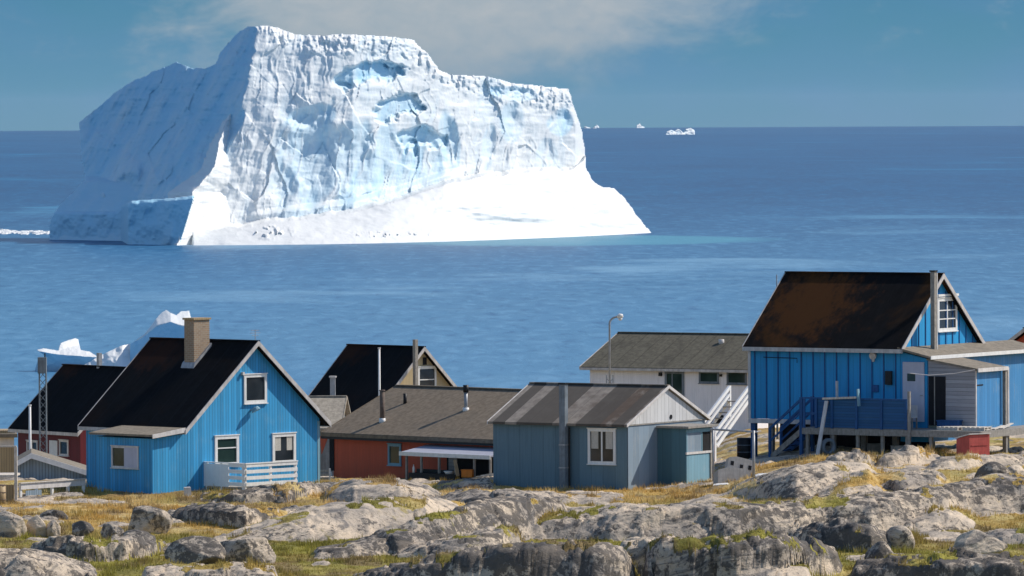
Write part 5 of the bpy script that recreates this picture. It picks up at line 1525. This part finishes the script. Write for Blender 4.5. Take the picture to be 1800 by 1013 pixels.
slab('board', 1262, 866, 261.5, 0.60, 0.3, 0.14, R(8), R(-3), R(8), 'orange-brown board lying in front of the white board', 'board', 'tan')
p = at(330, 872, 263.5)
mk = MB().box(-0.12, 0.12, -0.1, 0.1, -0.2, 0.34).build('marker_stone', M['offwhite']); mk.location = p; mk.rotation_euler = (0.05, -0.06, 0.3)
tag(mk, 'small white stone standing before the bright blue house', 'marker')
p = at(598, 872, 262.5)
mk = MB().prism([(-0.07, -0.2), (0.09, -0.2), (0.05, 0.26), (-0.05, 0.30)], 1, -0.06, 0.06).build('marker_stone', M['white']); mk.location = p; mk.rotation_euler = (0, 0.12, 0.3)
tag(mk, 'small white upright stone on the pale slab below the red-brown house', 'marker')

# pale crate between the blue and the red-brown house
pq = at(557, 852, 274.5)
gt = thing('pallet', 'grey slatted pallet standing upright right of the bright blue house', 'pallet', (pq.x, pq.y, pq.z), R(8))
mb = MB()
for k in range(4): mb.box(0.06, 0.50, 0, 0.025, k * 0.15 + 0.04, k * 0.15 + 0.14)
mb.build('slats', M['timber'], gt)
MB().box(0, 0.06, -0.01, 0.09, -0.2, 0.64).box(0.50, 0.56, -0.01, 0.09, -0.2, 0.64).build('frame', M['offwhite'], gt)

# ---------------------------------------------------------------- left edge: fence, timber landing, mast, pole
p0, p1 = at(36, 886, 263.6), at(150, 884, 266.5)
fnc = thing('fence', 'low white board fence before the grey ribbed shed', 'fence', (p0.x, p0.y, p0.z), math.atan2(p1.y - p0.y, p1.x - p0.x))
fl_ = (Vector((p1.x, p1.y)) - Vector((p0.x, p0.y))).length
MB().box(0, fl_, -0.03, 0, 0.55, 0.78).build('rail', M['offwhite'], fnc)
MB().box(0.1, fl_, -0.028, 0, 0.06, 0.17).build('rail', M['lav'], fnc)
MB().box(-0.05, fl_, -0.08, 0.06, 0.785, 0.82).build('top_rail', M['palewood'], fnc)
for k in range(5):
    xx = 0.05 + k * (fl_ - 0.1) / 4
    MB().box(xx - 0.05, xx + 0.05, 0.003, 0.09, -0.3, 0.78).build('post', M['white'], fnc)
MB().box(0.25, 1.15, -0.055, -0.032, 0.18, 0.50).build('panel', M['shedgrey'], fnc)

pT = at(29, 892, 261.0)
tl = thing('timber_landing', 'tan timber landing with plank railing at the left edge', 'landing', (pT.x, pT.y, pT.z), R(-4))
MB().box(-3.0, -0.08, -0.03, 0.0, 1.34, 2.30).build('plank_railing', M['tan'], tl)
MB().box(-3.0, 0.02, -0.06, 0.05, 2.305, 2.36).build('handrail', M['palewood'], tl)
MB().box(-0.07, 0.04, -0.05, 0.06, -0.4, 2.30).build('post', M['palewood'], tl)
MB().box(-1.45, -1.34, -0.05, 0.06, -0.4, 1.2).build('post', M['palewood'], tl)
MB().box(-3.0, -0.08, -0.04, 1.6, 1.16, 1.24).build('deck_floor', M['palewood'], tl)
MB().box(-3.0, -0.10, 0.07, 0.10, -0.3, 0.86).build('plank_skirt', M['tan'], tl)
pB_ = at(4, 892, 259.8)
br = thing('barrel', 'rusty orange barrel at the lower left edge before the timber landing', 'barrel', (pB_.x - 0.1, pB_.y, pB_.z))
MB().tube([(0, 0, 0), (0, 0, 0.85)], 0.24, 18).build('drum', M['tan'], br, True)
for zz_ in (0.02, 0.28, 0.56, 0.83): MB().tube([(0, 0, zz_), (0, 0, zz_ + 0.03)], 0.255, 18).build('hoop', M['rustpipe'], br, True)

p0 = at(76, 790, 296.0); zt_ = at(76, 626, 296.0).z
mast = thing('lattice_mast', 'dark lattice mast standing before the dark red house', 'mast', (p0.x, p0.y, 12.4))
hM = zt_ - 12.4
mb = MB()
lw = 0.145
cs = [(-lw, -lw), (lw, -lw), (lw, lw), (-lw, lw)]
for c in cs: mb.tube([(c[0], c[1], 0), (c[0], c[1], hM - 0.1)], 0.026, 6)
mb.build('uprights', M['duct'], mast)
mb = MB()
n = int(hM / 0.33)
for k in range(n):
    za, zb2 = k * 0.33, (k + 1) * 0.33
    for i in range(4):
        a, b2 = cs[i], cs[(i + 1) % 4]
        if k % 2: a, b2 = b2, a
        mb.beam((a[0], a[1], za), (b2[0], b2[1], zb2), 0.026)
mb.build('bracing', M['duct'], mast)
MB().box(-0.2, 0.17, -0.25, 0.05, hM - 0.75, hM - 0.05).build('equipment_box', M['duct'], mast)
MB().tube([(0.1, 0, hM - 0.3), (0.1, 0, hM + 0.12)], 0.03, 6).build('antenna', M['black'], mast)

p0 = at(53, 800, 288.0); zt_ = at(53, 714, 288.0).z
fp = thing('flagpole', 'slim white flagpole rising behind the grey shed roof', 'pole', (p0.x, p0.y, 13.0))
MB().tube([(0, 0, 0), (0, 0, zt_ - 13.0)], [0.075, 0.05], 10).build('shaft', M['white'], fp, True)
MB().tube([(0, 0, zt_ - 12.999), (0, 0, zt_ - 12.94)], 0.07, 8).build('finial', M['white'], fp)

# small pale hut beyond the timber landing
pU = at(25, 790, 320.0)
hut = thing('hut', 'low pale hut at the left edge behind the timber landing', 'hut', (pU.x, pU.y, 12.0), R(6))
zU = at(20, 758, 320.0).z - 12.0
MB().box(-3.0, 0, 0, 2.5, -0.5, zU - 0.3).build('wall', M['offwhite'], hut)
MB().box(-3.2, 0.15, -0.25, 2.7, zU - 0.295, zU - 0.12).build('roof', M['roof_tan'], hut)
MB().box(-2.0, 0.05, 0.3, 2.0, zU - 0.118, zU + 0.02).build('roof_edge', M['tan'], hut)

# ---------------------------------------------------------------- street lamp, tall aerial, distant red house
p0 = at(1072, 700, 318.0); zt_ = at(1072, 556, 318.0).z; zg = gz(p0.x, p0.y)
lamp = thing('street_lamp', 'tall curved-arm street lamp rising before the white house', 'street lamp', (p0.x, p0.y, zg))
hL = zt_ - zg
path = [(0, 0, 1.6), (0, 0, hL - 0.35)] + [(0.38 * (1 - math.cos(t)), 0, hL - 0.35 + 0.32 * math.sin(t)) for t in np.linspace(0.2, 1.5, 7)]
MB().tube(path, 0.045, 8).build('pole', M['galv'], lamp, True)
mb = MB()
for c in ((-0.15, -0.15), (0.15, -0.15), (0.15, 0.15), (-0.15, 0.15)): mb.beam((c[0], c[1], -0.3), (c[0], c[1], zt_ - zg - 2.75), 0.05)
k = 0
z = 0.0
cs2 = [(-0.15, -0.15), (0.15, -0.15), (0.15, 0.15), (-0.15, 0.15)]
while z < hL - 3.0:
    for i in range(4):
        a, b2 = cs2[i], cs2[(i + 1) % 4]
        if k % 2: a, b2 = b2, a
        mb.beam((a[0], a[1], z), (b2[0], b2[1], z + 0.3), 0.03)
    z += 0.3; k += 1
mb.build('lattice_base', M['galv'], lamp)
MB().tube([(0.34, 0, hL - 0.02), (0.45, 0, hL + 0.0), (0.58, 0, hL - 0.02), (0.62, 0, hL - 0.06)], [0.05, 0.12, 0.12, 0.04], 12).build('lamp_head', M['white'], lamp, True)
MB().tube([(0.5, 0, hL - 0.10), (0.5, 0, hL - 0.2)], [0.11, 0.06], 12).build('lamp_glass', M['white'], lamp, True)

p0 = at(1366, 640, 300.0); zt_ = at(1366, 483, 300.0).z; zg = gz(p0.x, p0.y)
am = thing('aerial_mast', 'thin dark aerial mast behind the tall blue house', 'mast', (p0.x, p0.y, zg))
MB().tube([(0, 0, 0), (0, 0, zt_ - zg)], [0.05, 0.022], 6).build('shaft', M['duct'], am, True)
MB().tube([(-0.1, 0, zt_ - zg - 1.0), (0.1, 0, zt_ - zg - 1.0)], 0.02, 6).build('crosspiece', M['duct'], am)

aO = R(-42)
pO = at(1801, 577, 318.0)
frO = Frame(pO, aO)
WO = 5.0
base = pO + frO.m @ Vector((-WO / 2, 0.3, 0))
O_ = thing('wooden_house', 'red gabled house cut by the right edge behind the tall blue house', 'house', (base.x, base.y, 15.0), aO, 'wooden houses')
gable_shell(O_, WO, 6.0, pO.z - 15.0, 0.62, -0.8, 'redbrown', 'roof_black', 0.35, (0.3, 0.2), 0.14, 'barge', 0.16)

# ---------------------------------------------------------------- thin sea air
hz_m = bpy.data.materials.new('sea_air')
hz_m.use_nodes = True
hn = NT(hz_m.node_tree)
hz_m.node_tree.nodes.remove(hz_m.node_tree.nodes['Principled BSDF'])
pv = hn.n('ShaderNodeVolumePrincipled', {'Color': (0.62, 0.80, 1.0), 'Density': 0.8e-5})
hn.nt.links.new(pv.outputs[0], hn.nt.nodes['Material Output'].inputs['Volume'])
HZ = MB().box(-31000, 31000, -31000, 31000, -73.0, 80.0).build('haze', hz_m)
tag(HZ, 'thin pale sea air that softens the far icebergs and horizon', 'haze', kind='stuff')

# ---------------------------------------------------------------- boulders
def boulder(rect, label, seed, squash=1.0, facet=0.75, depth=0.85, group='loose boulders among the ledges', lichen=0.1):
    x0, y0, x1, y1 = rect
    Xb, Yb = px_to_base([(x0 + x1) / 2], [y1 - 2])
    X, Y = float(Xb[0]), float(Yb[0])
    w = (x1 - x0) / FPX * Y / 2; h = (y1 - y0) / FPX * Y
    rng = np.random.default_rng(seed)
    import bmesh
    bm = bmesh.new(); bmesh.ops.create_icosphere(bm, subdivisions=5, radius=1.0)
    dirs = np.array([v.co[:] for v in bm.verts]); dirs /= np.linalg.norm(dirs, axis=1)[:, None]
    nr = rng.normal(size=(12, 3)); nr[:, 2] *= 0.8; nr /= np.linalg.norm(nr, axis=1)[:, None]
    dd = rng.uniform(0.70, 1.0, 12)
    dt = dirs @ nr.T
    r = np.where(dt > 0.05, dd / np.clip(dt, 0.05, None), 9).min(1)
    r = np.minimum(r, 1.25)
    r = min(1, facet * 1.2) * r + (1 - min(1, facet * 1.2)) * 0.95
    u, v_, w_ = dirs.T
    r = r * (1 + 0.07 * fbm(u * 2.2 + seed, v_ * 2.2 + w_ * 1.7, seed, 4) + 0.03 * fbm(u * 7 + seed, v_ * 7 + w_ * 5, seed + 5, 3))
    P = dirs * r[:, None]
    ext = np.abs(P[:, 0]).max(); top = P[:, 2].max()
    P = P * np.array([w / ext, w * depth / ext, 1.0])
    P[:, 2] = P[:, 2] / top * h * 0.62 + h * 0.38
    P[:, 2] = np.maximum(P[:, 2], -0.25 * h)
    for vtx, p in zip(bm.verts, P): vtx.co = p
    me = bpy.data.meshes.new('boulder'); bm.to_mesh(me); bm.free()
    for pl_ in me.polygons: pl_.use_smooth = True
    la = me.attributes.new('lichen', 'FLOAT', 'POINT')
    la.data.foreach_set('value', np.full(len(me.vertices), lichen, np.float32))
    me.materials.append(M['rock'])
    o = bpy.data.objects.new('boulder', me); COL.objects.link(o)
    o.location = (X, Y + w * depth * 0.5, base_z(np.array(X), np.array(Y)) - 0.05)
    return tag(o, label, 'boulder', group)

BOULDERS = [
    ((-20, 898, 44, 948), 'pale boulder at the left edge of the photo', 1, 0.6),
    ((42, 905, 82, 946), 'upright squarish boulder right of the pale edge boulder', 2, 0.8),
    ((76, 914, 103, 946), 'narrow pale boulder leaning beside the squarish boulder', 3, 0.8),
    ((66, 896, 116, 918), 'dark low boulder lying behind the squarish boulder', 4, 0.7),
    ((116, 916, 162, 948), 'dark wedge-shaped boulder in the golden grass', 5, 0.9),
    ((168, 920, 216, 952), 'pale rounded boulder between the dark wedge and the large angular boulder', 6, 0.7),
    ((204, 890, 300, 940), 'large angular boulder standing in the golden grass before the bright blue house', 7, 0.85),
    ((205, 932, 272, 953), 'low grey boulder lying before the large angular boulder', 8, 0.6),
    ((284, 944, 396, 1000), 'big dark block boulder, largest at lower left', 9, 0.8),
    ((364, 946, 482, 994), 'grey wide boulder touching the big dark block', 10, 0.7),
    ((1092, 944, 1146, 982), 'square pale boulder on the dark ledge at the bottom centre', 11, 0.95),
    ((1555, 924, 1608, 968), 'smooth round grey boulder in the grass, right foreground', 12, 0.25),
    ((1518, 952, 1578, 1004), 'mottled boulder before the smooth round one', 13, 0.5),
    ((1658, 932, 1772, 984), 'large grey humped boulder at lower right', 14, 0.6),
    ((1712, 812, 1784, 854), 'dark boulder in the turf below the red box', 15, 0.5),
    ((1764, 818, 1808, 850), 'bright pale boulder at the right edge beside the dark boulder', 16, 0.5),
    ((1560, 985, 1612, 1010), 'low pale boulder at the bottom of the photo, right of centre', 17, 0.6),
]
DARK = {4: 0.6, 5: 0.85, 7: 0.35, 8: 0.5, 9: 0.95, 10: 0.55, 13: 0.5, 14: 0.35, 15: 0.8}
for rect, label, sd_, fc in BOULDERS:
    boulder(rect, label, sd_, facet=fc, lichen=DARK.get(sd_, 0.0))
